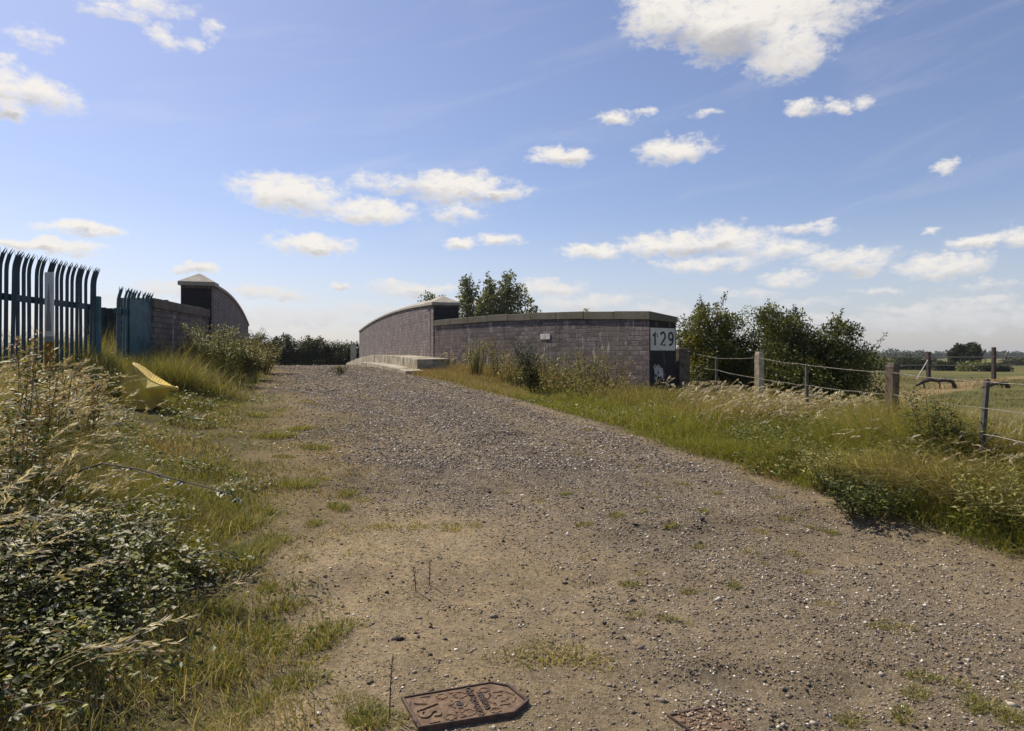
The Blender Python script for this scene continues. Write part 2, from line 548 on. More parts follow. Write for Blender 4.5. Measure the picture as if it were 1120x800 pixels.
def ground_mat(name):
    m, t, bs = new_mat(name)
    a = t.n.new('ShaderNodeAttribute'); a.attribute_name = 'col'
    tcn = t.n.new('ShaderNodeTexCoord')
    v = tcn.outputs['Object']
    n1 = t.noise(v, 38, 8, 0.72)
    n2 = t.noise(v, 7, 5, 0.6)
    c = t.mix(t.ss(n1, 0.28, 0.72), a.outputs['Color'], t.mix(1.0, a.outputs['Color'], (0.42, 0.40, 0.37), 'MULTIPLY'))
    c = t.mix(t.math('MULTIPLY', t.ss(n2, 0.40, 0.75), 0.6), c, t.mix(1.0, c, (1.45, 1.4, 1.3), 'MULTIPLY'))
    # crumbs of grit
    vo = t.n.new('ShaderNodeTexVoronoi')
    t.put(vo.inputs['Vector'], v)
    vo.inputs['Scale'].default_value = 85
    gcol = t.sep(vo.outputs['Color'])
    grit = t.math('MULTIPLY', t.ss(vo.outputs['Distance'], 0.42, 0.25), t.ss(gcol[0], 0.62, 0.66))
    c = t.mix(t.math('MULTIPLY', grit, 0.75), c, t.mix(gcol[1], (0.10, 0.085, 0.075), (0.46, 0.41, 0.34)))
    t.put(bs.inputs['Base Color'], c)
    bs.inputs['Roughness'].default_value = 0.95
    bs.inputs['Specular IOR Level'].default_value = 0.1
    h = t.math('ADD', t.math('MULTIPLY', n1, 0.7), t.math('MULTIPLY', grit, 0.5))
    t.put(bs.inputs['Normal'], t.bump(h, 0.9, 0.018))
    return m
M['ground'] = ground_mat('ground')

# ------------------------------------------------------------------ ground
def gravel_d(x, y):
    """how stony the track is, 0..1"""
    s, t = st(x, y)
    n = fbm(x * 0.8, y * 0.8, 5) - 0.5
    n2_ = fbm(x * 2.6, y * 2.6, 6) - 0.5
    left = np.interp(s, [0, 4.6, 5.8, 9, 14, 20, 30], [1.75, 1.75, 0.55, 0.35, 0.2, -0.1, -0.4])
    g = sm(t + n * 2.4 + n2_ * 0.9 - left, -0.7, 1.1)
    re = redge(s)
    g = g * sm(re - t + n2_ * 0.5, -0.05, 0.55)
    near = np.interp(s, [2, 4.5, 7, 24, 40], [0.5, 0.65, 1.0, 0.95, 0.6])
    # a worn wheel track on the right
    worn = 1 - 0.5 * np.exp(-((t - (re - 0.9)) / 0.4) ** 2) - 0.38 * np.exp(-((t - (re - 2.5)) / 0.38) ** 2)
    return np.clip(g * near * worn * (0.85 + 0.5 * n), 0, 1)

def grass_cover(x, y):
    """share of ground hidden by turf or straw"""
    s, t = st(x, y)
    n = fbm(x * 1.1, y * 1.1, 9) - 0.5
    n2_ = fbm(x * 3.7, y * 3.7, 10) - 0.5
    le = np.interp(s, [0, 3.5, 6, 10, 15, 22, 30], [-0.25, -0.15, -0.2, -0.45, -0.45, -0.45, -0.6])
    gl = sm(le - t + n * 1.1 + n2_ * 0.7, -0.5, 0.6)
    gr = sm(t - redge(s) + n2_ * 0.6 + n * 0.3, -0.1, 0.35)
    return np.maximum(gl, gr)

def axis(spec):
    o = [spec[0][0]]
    for (a, b, d0, d1) in spec:
        p, n_ = a, 0
        while p < b - 1e-6:
            f = (p - a) / (b - a)
            p = min(b, p + d0 * (d1 / d0) ** f)
            o.append(p)
    return np.array(o)
xs_l = -axis([(9.0, 26, .2, 1.2), (26, 4000, 1.5, 500)])[1:][::-1]
xs = np.concatenate([xs_l, np.arange(-9.0, 6.001, 0.075), axis([(6.0, 40, .12, .7), (40, 4000, 1.0, 500)])[1:]])
ys = np.concatenate([-axis([(2.0, 4000, .3, 500)])[1:][::-1], np.arange(-2, 18.001, 0.075), axis([(18, 60, .12, .5), (60, 4500, .8, 400)])[1:]])
GX, GY = np.meshgrid(xs, ys)
GZ = ground(GX, GY)
gx, gy = GX.ravel(), GY.ravel()
gS, gT = st(gx, gy)
g = gravel_d(gx, gy)[:, None]
cv_ = grass_cover(gx, gy)[:, None]
nA = fbm(gx * 0.6, gy * 0.6, 21)[:, None]
nB = fbm(gx * 2.2, gy * 2.2, 22)[:, None]
pale = (sm(1.5 - np.hypot((gx + .35) / 1.3, (gy - 4.2) / 1.5) + (nB[:, 0] - .5), 0, 1.0) * .32)[:, None]
dirt = (1 + pale) * np.array([0.235, 0.187, 0.118]) * (0.82 + 0.36 * nB)
dirt = dirt * (1 - 0.35 * sm(nA, .5, .75)) + 0.35 * sm(nA, .5, .75) * np.array([0.17, 0.13, 0.08])
col = dirt * (1 - g) + g * np.array([0.185, 0.155, 0.118]) * (0.85 + 0.3 * nB)
straw = np.array([0.215, 0.16, 0.075]) * (0.75 + 0.5 * nB)
strawmask = sm(0.9 - gT + (nA[:, 0] - .5) * 2.2, -0.4, 1.0)[:, None] * (1 - g) * sm(gS, 4.2, 5.6)[:, None]
col = col * (1 - 0.7 * strawmask) + 0.7 * strawmask * straw
turf = np.array([0.10, 0.088, 0.036]) * (0.7 + 0.6 * nB)
col = col * (1 - cv_) + cv_ * turf
# the fields beyond
rr = np.hypot(gx, gy)
far = sm(np.maximum(rr - 22, (gx - 7) * 4), 0, 14)[:, None]
far = np.where(((gT > 5.2) | (gS > 55) | (rr > 60))[:, None], far, 0)
fieldc = np.array([0.115, 0.12, 0.036]) * (0.55 + 0.9 * fbm(gx * .25, gy * .6, 30)[:, None])
bands = sm(fbm(gx * 0.01, gy * 0.035, 33), .45, .6)[:, None]
fieldc = fieldc * (1 - .45 * bands) + .45 * bands * np.array([0.17, 0.145, 0.055])
dryp = sm(fbm(gx * .09, gy * .3, 36), .5, .62)[:, None]
fieldc = fieldc * (1 - .6 * dryp) + .6 * dryp * np.array([0.21, 0.165, 0.07])
col = col * (1 - far) + far * fieldc
# worn bare strip across the field
strip = [at(u, v) for u, v in ((940, 447), (985, 434), (1030, 426), (1062, 420), (1090, 415), (1125, 412))]
sx = np.array([p[0] for p in strip]); sy = np.array([p[1] for p in strip])
dm = np.full(len(gx), 1e9)
for i in range(len(sx) - 1):
    ax_, ay_, bx_, by_ = sx[i], sy[i], sx[i + 1], sy[i + 1]
    tt = np.clip(((gx - ax_) * (bx_ - ax_) + (gy - ay_) * (by_ - ay_)) / ((bx_ - ax_) ** 2 + (by_ - ay_) ** 2), 0, 1)
    dm = np.minimum(dm, np.hypot(gx - ax_ - tt * (bx_ - ax_), gy - ay_ - tt * (by_ - ay_)))
sm_ = (sm(1.5 - dm + (fbm(gx * .7, gy * .7, 41) - .5) * 2.0, 0, .9))[:, None] * (rr > 20)[:, None]
col = col * (1 - sm_ * .85) + sm_ * .85 * np.array([0.33, 0.235, 0.12])
nx, ny = len(xs), len(ys)
idx = np.arange(nx * ny).reshape(ny, nx)
quads = np.stack([idx[:-1, :-1], idx[:-1, 1:], idx[1:, 1:], idx[1:, :-1]], -1).reshape(-1, 4)
cx = gx[quads].mean(1); cy = gy[quads].mean(1)
cs, ct = st(cx, cy)
tr = (ct < redge(cs) + 0.02) & (ct > np.interp(cs, [0, 6, 16, 30], [-0.6, -0.5, -1.0, -1.3])) & (cs > -25) & (cs < 62)
VV = np.stack([gx, gy, GZ.ravel()], 1)
def sub(sel, name):
    q = quads[sel]
    us, inv = np.unique(q, return_inverse=True)
    return mesh_np(name, VV[us], [inv.reshape(-1, 4)], M['ground'], None, col[us], smooth=True)
tag(sub(~tr, 'ground'), kind='structure')
tag(sub(tr, 'gravel_track'), kind='structure')

# ------------------------------------------------------------------ generators for small things
def scatter(n, x0, x1, y0, y1, dens, seed):
    r = np.random.default_rng(seed)
    x = r.uniform(x0, x1, n); y = r.uniform(y0, y1, n)
    k = r.random(n) < dens(x, y)
    return x[k], y[k]

def blades(x, y, z, h, w, lean, laz, cols, tipcol=None, K=3, rng=R, curl=1.8):
    """grass blades; all arguments per blade. returns V, faces, C"""
    n = len(x)
    phi = rng.uniform(0, 2 * np.pi, n)
    sxv = np.stack([np.cos(phi), np.sin(phi), np.zeros(n)], 1)
    d = np.stack([np.cos(laz), np.sin(laz), np.zeros(n)], 1)
    base = np.stack([x, y, z], 1)
    Vs, Cs = [], []
    tipc = cols if tipcol is None else tipcol
    for k in range(K + 1):
        f = k / K
        ctr = base + d * (h * lean * f ** curl)[:, None]
        ctr[:, 2] += h * (f - 0.42 * np.minimum(lean, 1.2) * f * f) - 0.01 * (k == 0)
        cc = cols * (1 - f ** 2) + tipc * f ** 2
        if k < K:
            ww = (w * (1 - 0.75 * f) * 0.5)[:, None]
            Vs += [ctr - sxv * ww, ctr + sxv * ww]
            Cs += [cc, cc]
        else:
            Vs.append(ctr); Cs.append(cc)
    m = 2 * K + 1
    V = np.stack(Vs, 1).reshape(-1, 3)
    C = np.stack(Cs, 1).reshape(-1, 3)
    o = (np.arange(n) * m)[:, None]
    q = [o + np.array([[2 * k, 2 * k + 1, 2 * k + 3, 2 * k + 2]]) for k in range(K - 1)]
    q = np.concatenate(q) if q else np.zeros((0, 4), int)
    t = o + np.array([[2 * K - 2, 2 * K - 1, 2 * K]])
    return V, [q, t], C

def leaves(p, d, nrm, L, W, cols, fold=0.15):
    """diamond leaves folded on the midrib"""
    n = len(p)
    d = d / (np.linalg.norm(d, axis=1, keepdims=True) + 1e-9)
    side = np.cross(nrm, d)
    side /= (np.linalg.norm(side, axis=1, keepdims=True) + 1e-9)
    up = np.cross(d, side)
    L = np.asarray(L)[:, None]; W = np.asarray(W)[:, None]
    b = p
    t = p + d * L - up * L * 0.12
    m1 = p + d * L * 0.42 + side * W * 0.5 + up * W * fold
    m2 = p + d * L * 0.42 - side * W * 0.5 + up * W * fold
    V = np.stack([b, m1, t, m2], 1).reshape(-1, 3)
    C = np.repeat(cols, 4, axis=0)
    o = (np.arange(n) * 4)[:, None]
    return V, [np.concatenate([o + np.array([[0, 1, 2]]), o + np.array([[0, 2, 3]])])], C

def join(parts):
    V, Fc, C, k = [], {}, [], 0
    for v, f, c in parts:
        V.append(v); C.append(c)
        for a in f:
            if len(a):
                Fc.setdefault(a.shape[1], []).append(a + k)
        k += len(v)
    return np.concatenate(V), [np.concatenate(a) for a in Fc.values()], np.concatenate(C)

def rdir(rng, n):
    v = rng.normal(size=(n, 3))
    return v / np.linalg.norm(v, axis=1, keepdims=True)

def pick(rng, n, palette, weights=None, var=0.22):
    pal = np.array(palette, dtype=float)
    k = rng.choice(len(pal), n, p=None if weights is None else np.array(weights) / np.sum(weights))
    return pal[k] * rng.uniform(1 - var, 1 + var, (n, 1))

GREEN = [(0.19, 0.195, 0.042), (0.26, 0.245, 0.052), (0.125, 0.145, 0.034)]
DRY = [(0.40, 0.325, 0.155), (0.31, 0.245, 0.105), (0.52, 0.44, 0.25)]
RED = [(0.27, 0.15, 0.065), (0.33, 0.20, 0.09)]

# ------------------------------------------------------------------ gravel
def stones(x, y, z, r, cols, rng):
    n = len(x)
    base = np.array([(1, 0, 0), (0, 1, 0), (-1, 0, 0), (0, -1, 0), (0, 0, 1), (0, 0, -1)], float)
    V = base[None] * rng.uniform(0.6, 1.25, (n, 6, 1)) + rng.normal(0, 0.2, (n, 6, 3))
    V *= np.stack([r * rng.uniform(.75, 1.35, n), r * rng.uniform(.7, 1.1, n), r * rng.uniform(.35, .75, n)], 1)[:, None]
    a = rng.uniform(0, 6.28, n)
    ca, sa = np.cos(a)[:, None], np.sin(a)[:, None]
    X = V[:, :, 0] * ca - V[:, :, 1] * sa
    Y = V[:, :, 0] * sa + V[:, :, 1] * ca
    V = np.stack([X + x[:, None], Y + y[:, None], V[:, :, 2] + (z + r * 0.18)[:, None]], 2).reshape(-1, 3)
    T = np.array([(0, 1, 4), (1, 2, 4), (2, 3, 4), (3, 0, 4), (1, 0, 5), (2, 1, 5), (3, 2, 5), (0, 3, 5)])
    Fc = ((np.arange(n) * 6)[:, None, None] + T[None]).reshape(-1, 3)
    return V, [Fc], np.repeat(cols, 6, axis=0)

rg = np.random.default_rng(11)
STONE = [(0.22, 0.182, 0.15), (0.16, 0.135, 0.12), (0.37, 0.32, 0.255), (0.045, 0.038, 0.035), (0.62, 0.57, 0.48), (0.25, 0.18, 0.115)]
SW = [4, 4, 3, 4.0, 1.5, 2]
parts = []
for (n, y0, y1, rlo, rhi, seed, x0, x1) in ((200000, 2.2, 7.5, .0035, .010, 1, -2.5, 5.0), (22000, 2.2, 7.5, .008, .016, 2, -2.5, 5.0),
                                            (150000, 7.0, 14, .007, .019, 3, -5, 4.2), (95000, 13.5, 26, .011, .026, 4, -10, 3.2), (9000, 26, 36, .02, .035, 5, -13, -3)):
    x, y = scatter(n, x0, x1, y0, y1, lambda a, b: gravel_d(a, b) * 0.95 + 0.10 * (1 - grass_cover(a, b)), seed)
    r = rg.uniform(0, 1, len(x)) ** 2.2 * (rhi - rlo) + rlo
    parts.append(stones(x, y, ground(x, y), r, pick(rg, len(x), STONE, SW, 0.25), rg))
x, y = scatter(900, -2.0, 5.0, 2.3, 12, lambda a, b: 0.25 + 0.5 * gravel_d(a, b) - 0.3 * grass_cover(a, b), 8)
r = rg.uniform(.011, .024, len(x)) * rg.uniform(.7, 1.35, len(x))
parts.append(stones(x, y, ground(x, y), r, pick(rg, len(x), STONE, [2, 2, 2, 4, 1.5, 1], 0.25), rg))
x, y = scatter(110000, -2.2, 4.8, 2.2, 7.0, lambda a, b: (.35 + .65 * sm(fbm(a * 3, b * 3, 91), .35, .65)) * (1 - .8 * grass_cover(a, b)), 9)
parts.append(stones(x, y, ground(x, y) - .001, rg.uniform(.0025, .0065, len(x)), pick(rg, len(x), [(0.30, 0.23, 0.14), (0.20, 0.155, 0.10), (0.42, 0.35, 0.25), (0.12, 0.095, 0.07), (0.55, 0.48, 0.37)], [4, 4, 3, 2, 1], .2), rg))
V, Fc, C = join(parts)
tag(mesh_np('gravel', V, Fc, M['stone'], None, C), 'loose grey and brown stones strewn over the track', 'gravel', kind='stuff')

# ------------------------------------------------------------------ grass
def turf_patch(name, label, segs):
    parts = []
    for (x, y, h, wd_, lean, laz, c, tipc) in segs:
        parts.append(blades(x, y, ground(x, y), h, wd_, lean, laz, c, tipc))
    V, Fc, C = join(parts)
    return tag(mesh_np(name, V, Fc, M['grass'], None, C), label, 'grass', kind='stuff')

WIND = -0.5   # heads lean down-wind, to the right and towards the viewer
def mixcols(rng, n, dryness, red=None):
    c = pick(rng, n, GREEN, [3, 3, 2])
    dcol = pick(rng, n, DRY, [3, 3, 2])
    k = rng.random(n) < dryness
    c[k] = dcol[k]
    if red is not None:
        k2 = rng.random(n) < red
        c[k2] = pick(rng, n, RED)[k2]
    return c

segs = []
rl = np.random.default_rng(21)
# left verge: low at the track, knee to waist high towards the fence
def dl(x, y):
    s, t = st(x, y)
    n = fbm(x * 1.5, y * 1.5, 50)
    le = np.interp(s, [0, 3.5, 6, 10, 15, 22, 30], [-0.25, -0.15, -0.2, -0.45, -0.45, -0.45, -0.6])
    return sm(le - t + (n - .5) * 1.5, -0.45, .5) * (0.35 + 0.65 * sm(le - t, 0, 1.2)) * sm(n, .25, .5)
for (n, x0, x1, y0, y1, sd_, wsc) in ((150000, -4.6, -0.4, 2.0, 6.5, 1, 1.15), (100000, -7.5, -1.6, 6.5, 12, 2, 1.7), (40000, -11, -3.5, 12, 24, 3, 2.4), (16000, -16, -7, 22, 42, 4, 4)):
    x, y = scatter(n, x0, x1, y0, y1, dl, 100 + sd_)
    s, t = st(x, y)
    nn = fbm(x * .9, y * .9, 51)
    m = len(x)
    t0 = t
    t = t - .75 * sm(7.8 - s, 0, 2.5)
    hh = (.55 + .9 * fbm(x * 3.1, y * 3.1, 54)) * np.interp(t, [-4.2, -2.8, -1.9, -1.2, -0.5], [.78, .60, .36, .16, .05]) * rl.uniform(.55, 1.35, m) * (0.6 + 0.8 * nn) * np.interp(y, [7, 9.5, 12], [1, .75, .6])
    hh = np.where(s > 12.5, np.interp(t, [-1.8, -1.1, -.7, -.3], [.85, .55, .25, .06]) * rl.uniform(.5, 1.25, m) * (.5 + nn), hh)
    hh = hh * (1 - .6 * np.exp(-((x + 5.35) / .8) ** 2 - ((y - 9.3) / 1.1) ** 2))
    hh = hh * (1 - .62 * sm(4.6 - y, 0, .8) * sm(-x - 1.25, 0, .35))
    t = t0
    hh = hh * (1 - .6 * (sm(x / y, -.64, -.58) * sm(-x / y, .43, .46) * sm(y, 5.8, 6.6) * (y < 10.2)))
    dry = np.clip(0.22 + (fbm(x * 1.2, y * 1.2, 52) - .5) * 1.7, .06, .85)
    c = mixcols(rl, m, dry, np.clip((fbm(x * 1.1, y * 1.1, 53) - .55) * 1.6, 0, .45))
    segs.append((x, y, hh, rl.uniform(.0035, .007, m) * wsc, rl.uniform(.15, .9, m), rl.uniform(0, 6.28, m), c, c * .75 + .25 * pick(rl, m, DRY)))
def broadleaf(n, x0, x1, y0, y1, dens, hfun, seed, pal, wts, smin, smax):
    r = np.random.default_rng(seed)
    x, y = scatter(n, x0, x1, y0, y1, lambda a, b: dens(a, b) * sm(fbm(a * 1.7, b * 1.7, 88), .42, .62), seed)
    m = len(x)
    z = ground(x, y) + hfun(x, y) * r.uniform(.15, .95, m)
    p = np.stack([x, y, z], 1)
    a = r.uniform(0, 6.28, m)
    d = np.stack([np.cos(a), np.sin(a), r.uniform(-.5, .6, m)], 1)
    L = r.uniform(smin, smax, m) * (.8 + .05 * y)
    return leaves(p, d, rdir(r, m) * .7 + np.array([0, 0, .9]), L, L * r.uniform(.35, .7, m), pick(r, m, pal, wts))
BLP = [(0.10, 0.125, 0.03), (0.17, 0.185, 0.042), (0.06, 0.08, 0.022), (0.27, 0.26, 0.10), (0.22, 0.14, 0.06)]
BLW = [4, 4, 2.5, 1.6, 1]
def leafcover(name, label, blocks):
    V, Fc, C = join([broadleaf(*b) for b in blocks])
    return tag(mesh_np(name, V, Fc, M['leaf'], None, C), label, 'weeds', kind='stuff')
def thatch(x0, x1, y0, y1, n, dens, seed):
    x, y = scatter(n, x0, x1, y0, y1, dens, seed)
    m = len(x)
    c = pick(rl, m, DRY + [(0.20, 0.14, 0.07)])
    return (x, y, rl.uniform(.03, .10, m), rl.uniform(.003, .006, m) * (.7 + .08 * y), rl.uniform(2.0, 4.5, m), rl.uniform(0, 6.28, m), c, c)
segs.append(thatch(-5, -.5, 2.2, 9, 16000, dl, 701))
turf_patch('verge_grass', 'rough mixed green and straw grass on the left bank below the blue palisade', segs)

segs = []
# right verge
def dr(x, y):
    s, t = st(x, y)
    n = fbm(x * 1.5, y * 1.5, 60)
    return sm(t - redge(s) + (n - .5) * .35, -.08, .35) * (0.55 + .45 * sm(n, .3, .55))
for (n, x0, x1, y0, y1, sd_, wsc) in ((150000, 1.6, 7.0, 3.6, 8.5, 1, 1.15), (100000, 0.0, 7.0, 8.5, 15.2, 2, 1.7), (14000, 3.2, 9.5, 13, 20, 3, 2.4)):
    x, y = scatter(n, x0, x1, y0, y1, dr, 200 + sd_)
    k = (x < fence_x(y) + 3.0) if sd_ < 3 else (st(x, y)[1] > 6.0)
    # nothing grows inside the wing wall
    x, y = x[k], y[k]
    s, t = st(x, y)
    d = t - redge(s)
    m = len(x)
    nn = fbm(x * .9, y * .9, 61)
    hh = (.45 + 1.1 * fbm(x * 3.3, y * 3.3, 64)) * np.interp(d, [0, .25, .8, 1.6, 2.4, 5], [.07, .17, .30, .50, .60, .55]) * rl.uniform(.5, 1.3, m) * (.25 + 1.5 * nn) * np.interp(y, [7.5, 10, 15], [1, .62, .45])
    front = sm(6.2 - y, 0, 1.2) * sm(x, 2.3, 3.2)
    hh = hh * (1 + .35 * front)
    dry = np.clip(np.interp(d, [0, .3, .9, 1.8, 3], [.26, .10, .14, .34, .4]) + (nn - .5) * .9, .04, .8)
    c = mixcols(rl, m, dry, np.clip((fbm(x * .8, y * .8, 63) - .66) * 4, 0, .6))
    lush = ((rl.random(m) < 0.62) & (d < 1.7) & (d > .1))
    c[lush] = pick(rl, m, [(0.25, 0.27, 0.05), (0.32, 0.31, 0.062), (0.155, 0.195, 0.042)])[lush]
    segs.append((x, y, hh, rl.uniform(.0035, .0075, m) * wsc, rl.uniform(.2, 1.1, m), rl.normal(-2.2, 1.0, m), c, c * .85 + .15 * pick(rl, m, DRY)))
OVER = 1
x, y = scatter(16000, 2.6, 5.2, 4.1, 6.6, lambda a, b: sm(st(a, b)[1] - redge(st(a, b)[0]) - .22 + .3 * (fbm(a * 3, b * 3, 65) - .5), 0, .3) * (.2 + .8 * sm(fbm(a * 2, b * 2, 66), .4, .6)), 260)
m = len(x)
c = mixcols(rl, m, .5)
segs.append((x, y, rl.uniform(.35, .80, m), rl.uniform(.004, .009, m), rl.uniform(.7, 1.6, m), rl.normal(-2.4, .55, m), c, c * .6 + .4 * pick(rl, m, DRY)))
segs.append(thatch(.5, 6, 3.8, 14, 18000, dr, 702))
turf_patch('roadside_grass', 'lush green grass grading to hay along the right edge of the track', segs)

segs = []
# reddish grass along the foot of the right wing wall and round the pavement end
WA = np.array([-2.54, 22.7]); WB = np.array([2.96, 15.0])
def dwall(x, y):
    d = WB - WA; L = np.hypot(*d)
    return ((x - WA[0]) * d[1] - (y - WA[1]) * d[0]) / L, ((x - WA[0]) * d[0] + (y - WA[1]) * d[1]) / L
def dwf(x, y):
    dd, al = dwall(x, y)
    s, t = st(x, y)
    return ((dd > 0.03) | (dd < -0.95)) * 1.0 * (al > -1.5) * (al < 10) * (np.abs(dd) < 3) * sm(t - redge(s) + .25, 0, .4) * (dd > 0)
sgn = dwall(0.0, 10.0)[0]
def dwf(x, y):
    dd, al = dwall(x, y)
    dd = dd * np.sign(sgn)
    s, t = st(x, y)
    return 1.0 * (dd > 0.03) * (al > -0.6) * (al < 9.6) * sm(t - redge(s) + .3 + .5 * (fbm(x * 2, y * 2, 71) - .5), 0, .5)
x, y = scatter(70000, -3.2, 3.4, 11.5, 22.6, dwf, 300)
m = len(x)
dd, al = dwall(x, y); dd = dd * np.sign(sgn)
hh = np.interp(dd, [0, .5, 1.2], [.42, .3, .14]) * rl.uniform(.4, 1.4, m) * (.6 + .8 * fbm(x, y, 72))
c = mixcols(rl, m, np.clip(.45 + .3 * (fbm(x, y, 73) - .5), 0, 1), np.interp(al, [0, 5, 9], [.55, .4, .1]))
segs.append((x, y, hh, rl.uniform(.006, .012, m), rl.uniform(.1, .7, m), rl.uniform(0, 6.28, m), c, c * .6 + .4 * pick(rl, m, DRY)))
# straw scraps and short turf on the track itself
def dshort(x, y):
    s, t = st(x, y)
    n = fbm(x * 1.3, y * 1.3, 75); n2_ = fbm(x * 4, y * 4, 76)
    a = sm(1.3 - t, 0, 1.4) * sm(n * .6 + n2_ * .4, .46, .58)
    b = .5 * sm(n2_ * .7 + n * .3, .60, .68)
    return np.clip(a + b, 0, 1) * (t < redge(s)) * (1 - .8 * sm(4.9 - s, 0, .8) * sm(t, -.5, .1))
x, y = scatter(170000, -3.6, 4.8, 2.3, 16, dshort, 301)
m = len(x)
c = mixcols(rl, m, np.clip(.5 + 1.6 * (fbm(x, y, 78) - .5), .05, .95), .15)
segs.append((x, y, rl.uniform(.012, .055, m), rl.uniform(.002, .005, m) * (1 + y * .12), rl.uniform(.3, 1.5, m), rl.uniform(0, 6.28, m), c, c))
x, y = scatter(60000, -2.4, 4.8, 2.2, 9.5, lambda a, b: np.clip(.10 + .75 * sm(1.3 - st(a, b)[1] + (fbm(a * 2, b * 2, 90) - .5) * 2, 0, 1.6), 0, 1) * (st(a, b)[1] < redge(st(a, b)[0])), 302)
m = len(x)
segs.append((x, y, rl.uniform(.006, .014, m), rl.uniform(.0012, .003, m) * (.6 + .1 * y), rl.uniform(1.5, 5, m), rl.uniform(0, 6.28, m), pick(rl, m, DRY + RED), pick(rl, m, DRY)))
turf_patch('dry_grass', 'thin reddish and straw coloured grass on the track and at the wall foot', segs)

def hleft(x, y):
    s, t = st(x, y)
    return np.interp(t - .75 * sm(7.8 - s, 0, 2.5), [-4.2, -2.8, -1.9, -1.2, -0.5], [.75, .6, .36, .16, .05])
def hright(x, y):
    d = st(x, y)[1] - redge(st(x, y)[0])
    return np.interp(d, [0, .25, .8, 1.6, 2.4, 5], [.05, .15, .3, .42, .46, .48]) * np.interp(y, [7.5, 10, 15], [1, .6, .45])
leafcover('weed_cover', 'small broad-leaved weeds threaded through the grass of both verges',
          [(110000, -4.8, -.5, 2.2, 7, dl, hleft, 711, BLP, BLW, .018, .045), (34000, -7.5, -1.6, 7, 12.5, dl, hleft, 712, BLP, BLW, .02, .05),
           (95000, 1.6, 6.5, 3.8, 8.5, dr, hright, 713, BLP, BLW, .016, .042), (30000, 0, 5.5, 8.5, 14.5, dr, hright, 714, BLP, BLW, .02, .045)])

# rough pasture beyond the fence
def dfield(x, y):
    return (x > fence_x(y) + 2.0) * sm(fbm(x * .25, y * .5, 120), .35, .6) * (np.hypot(x, y) < 75)
x, y = scatter(170000, 6, 62, 8, 72, dfield, 720)
k = rl.random(len(x)) < np.clip(26 / np.hypot(x, y), .2, 1)
x, y = x[k], y[k]
m = len(x); rr_ = np.hypot(x, y)
c = mixcols(rl, m, np.clip(.42 + 1.2 * (fbm(x * .15, y * .4, 121) - .5), .05, .9)) * .62
V, Fc, C = blades(x, y, ground(x, y), rl.uniform(.06, .2, m) * (.8 + rr_ * .006), rl.uniform(.012, .02, m) * (.6 + rr_ * .03), rl.uniform(.1, .8, m), rl.uniform(0, 6.28, m), c, c, K=2)
tag(mesh_np('field_grass', V, Fc, M['grass'], None, C), 'coarse pasture grass across the open field', 'grass', kind='stuff')

# tall flowering grasses with nodding heads
def stalks(x, y, h, lean, laz, headlen, rng, width=.003, pal=None):
    n = len(x)
    z = ground(x, y)
    K = 7
    d = np.stack([np.cos(laz), np.sin(laz), np.zeros(n)], 1)
    base = np.stack([x, y, z], 1)
    def pt(f):
        p = base + d * (h * lean * f ** 2.4)[:, None]
        p[:, 2] += h * (f - 0.5 * np.minimum(lean, 1.1) * f ** 3.2)
        return p
    c = pick(rng, n, [(0.27, 0.21, 0.09), (0.20, 0.18, 0.06), (0.33, 0.25, 0.12)])
    side = np.stack([-np.sin(laz + .5), np.cos(laz + .5), np.zeros(n)], 1)
    Vs, Cs = [], []
    for k in range(K + 1):
        p = pt(np.full(n, k / K))
        Vs += [p - side * width * .5, p + side * width * .5]; Cs += [c, c]
    m_ = 2 * (K + 1)
    o = (np.arange(n) * m_)[:, None]
    q = np.concatenate([o + np.array([[2 * k, 2 * k + 1, 2 * k + 3, 2 * k + 2]]) for k in range(K)])
    parts = [(np.stack(Vs, 1).reshape(-1, 3), [q], np.stack(Cs, 1).reshape(-1, 3))]
    pal = pal or [(0.54, 0.46, 0.33), (0.44, 0.36, 0.24), (0.66, 0.60, 0.47)]
    hc = pick(rng, n, pal)
    for k in range(16):
        f = 1 - headlen * (1 - (k + .5) / 16)
        p = pt(f)
        tang = pt(np.minimum(f + .03, 1.03)) - p
        dirv = tang / np.linalg.norm(tang, axis=1, keepdims=True) + rdir(rng, n) * .55
        taper = (0.55 + 0.9 * math.sin(math.pi * (k + 1) / 18))
        parts.append(leaves(p, dirv, rdir(rng, n), h * headlen * .20 * rng.uniform(.7, 1.3, n) * taper, width * 2.1 * rng.uniform(.7, 1.3, n) * taper, hc * rng.uniform(.8, 1.15, (n, 1))))
    return join(parts)
def clear_bin(x, y):
    k = (x / y > -.62) & (x / y < -.455) & (y > 4.2) & (y < 10.6) & (np.random.default_rng(3).random(len(x)) < .93)
    return x[~k], y[~k]
parts = []
rs = np.random.default_rng(31)
def dtl(x, y):
    s, t = st(x, y)
    return sm(-1.2 + .35 * sm(7.5 - s, 0, 2) - t + (fbm(x * .8, y * .8, 80) - .5) * 1.4, 0, 1.0)
x, y = scatter(2200, -5.6, -1.1, 3.0, 7.6, dtl, 401)
x, y = clear_bin(x, y)
m = len(x)
parts.append(stalks(x, y, rs.uniform(.5, 1.05, m) * np.interp(st(x, y)[1], [-2.2, -1.0], [1, .7]), rs.uniform(.25, .8, m), rs.normal(-.2, .5, m), rs.uniform(.16, .3, m), rs, .0036))
x, y = scatter(300, -8.0, -4.4, 7.5, 10.6, dtl, 402)
x, y = clear_bin(x, y)
m = len(x)
parts.append(stalks(x, y, rs.uniform(.4, .8, m), rs.uniform(.3, .8, m), rs.normal(-.2, .5, m), rs.uniform(.18, .3, m), rs, .006))
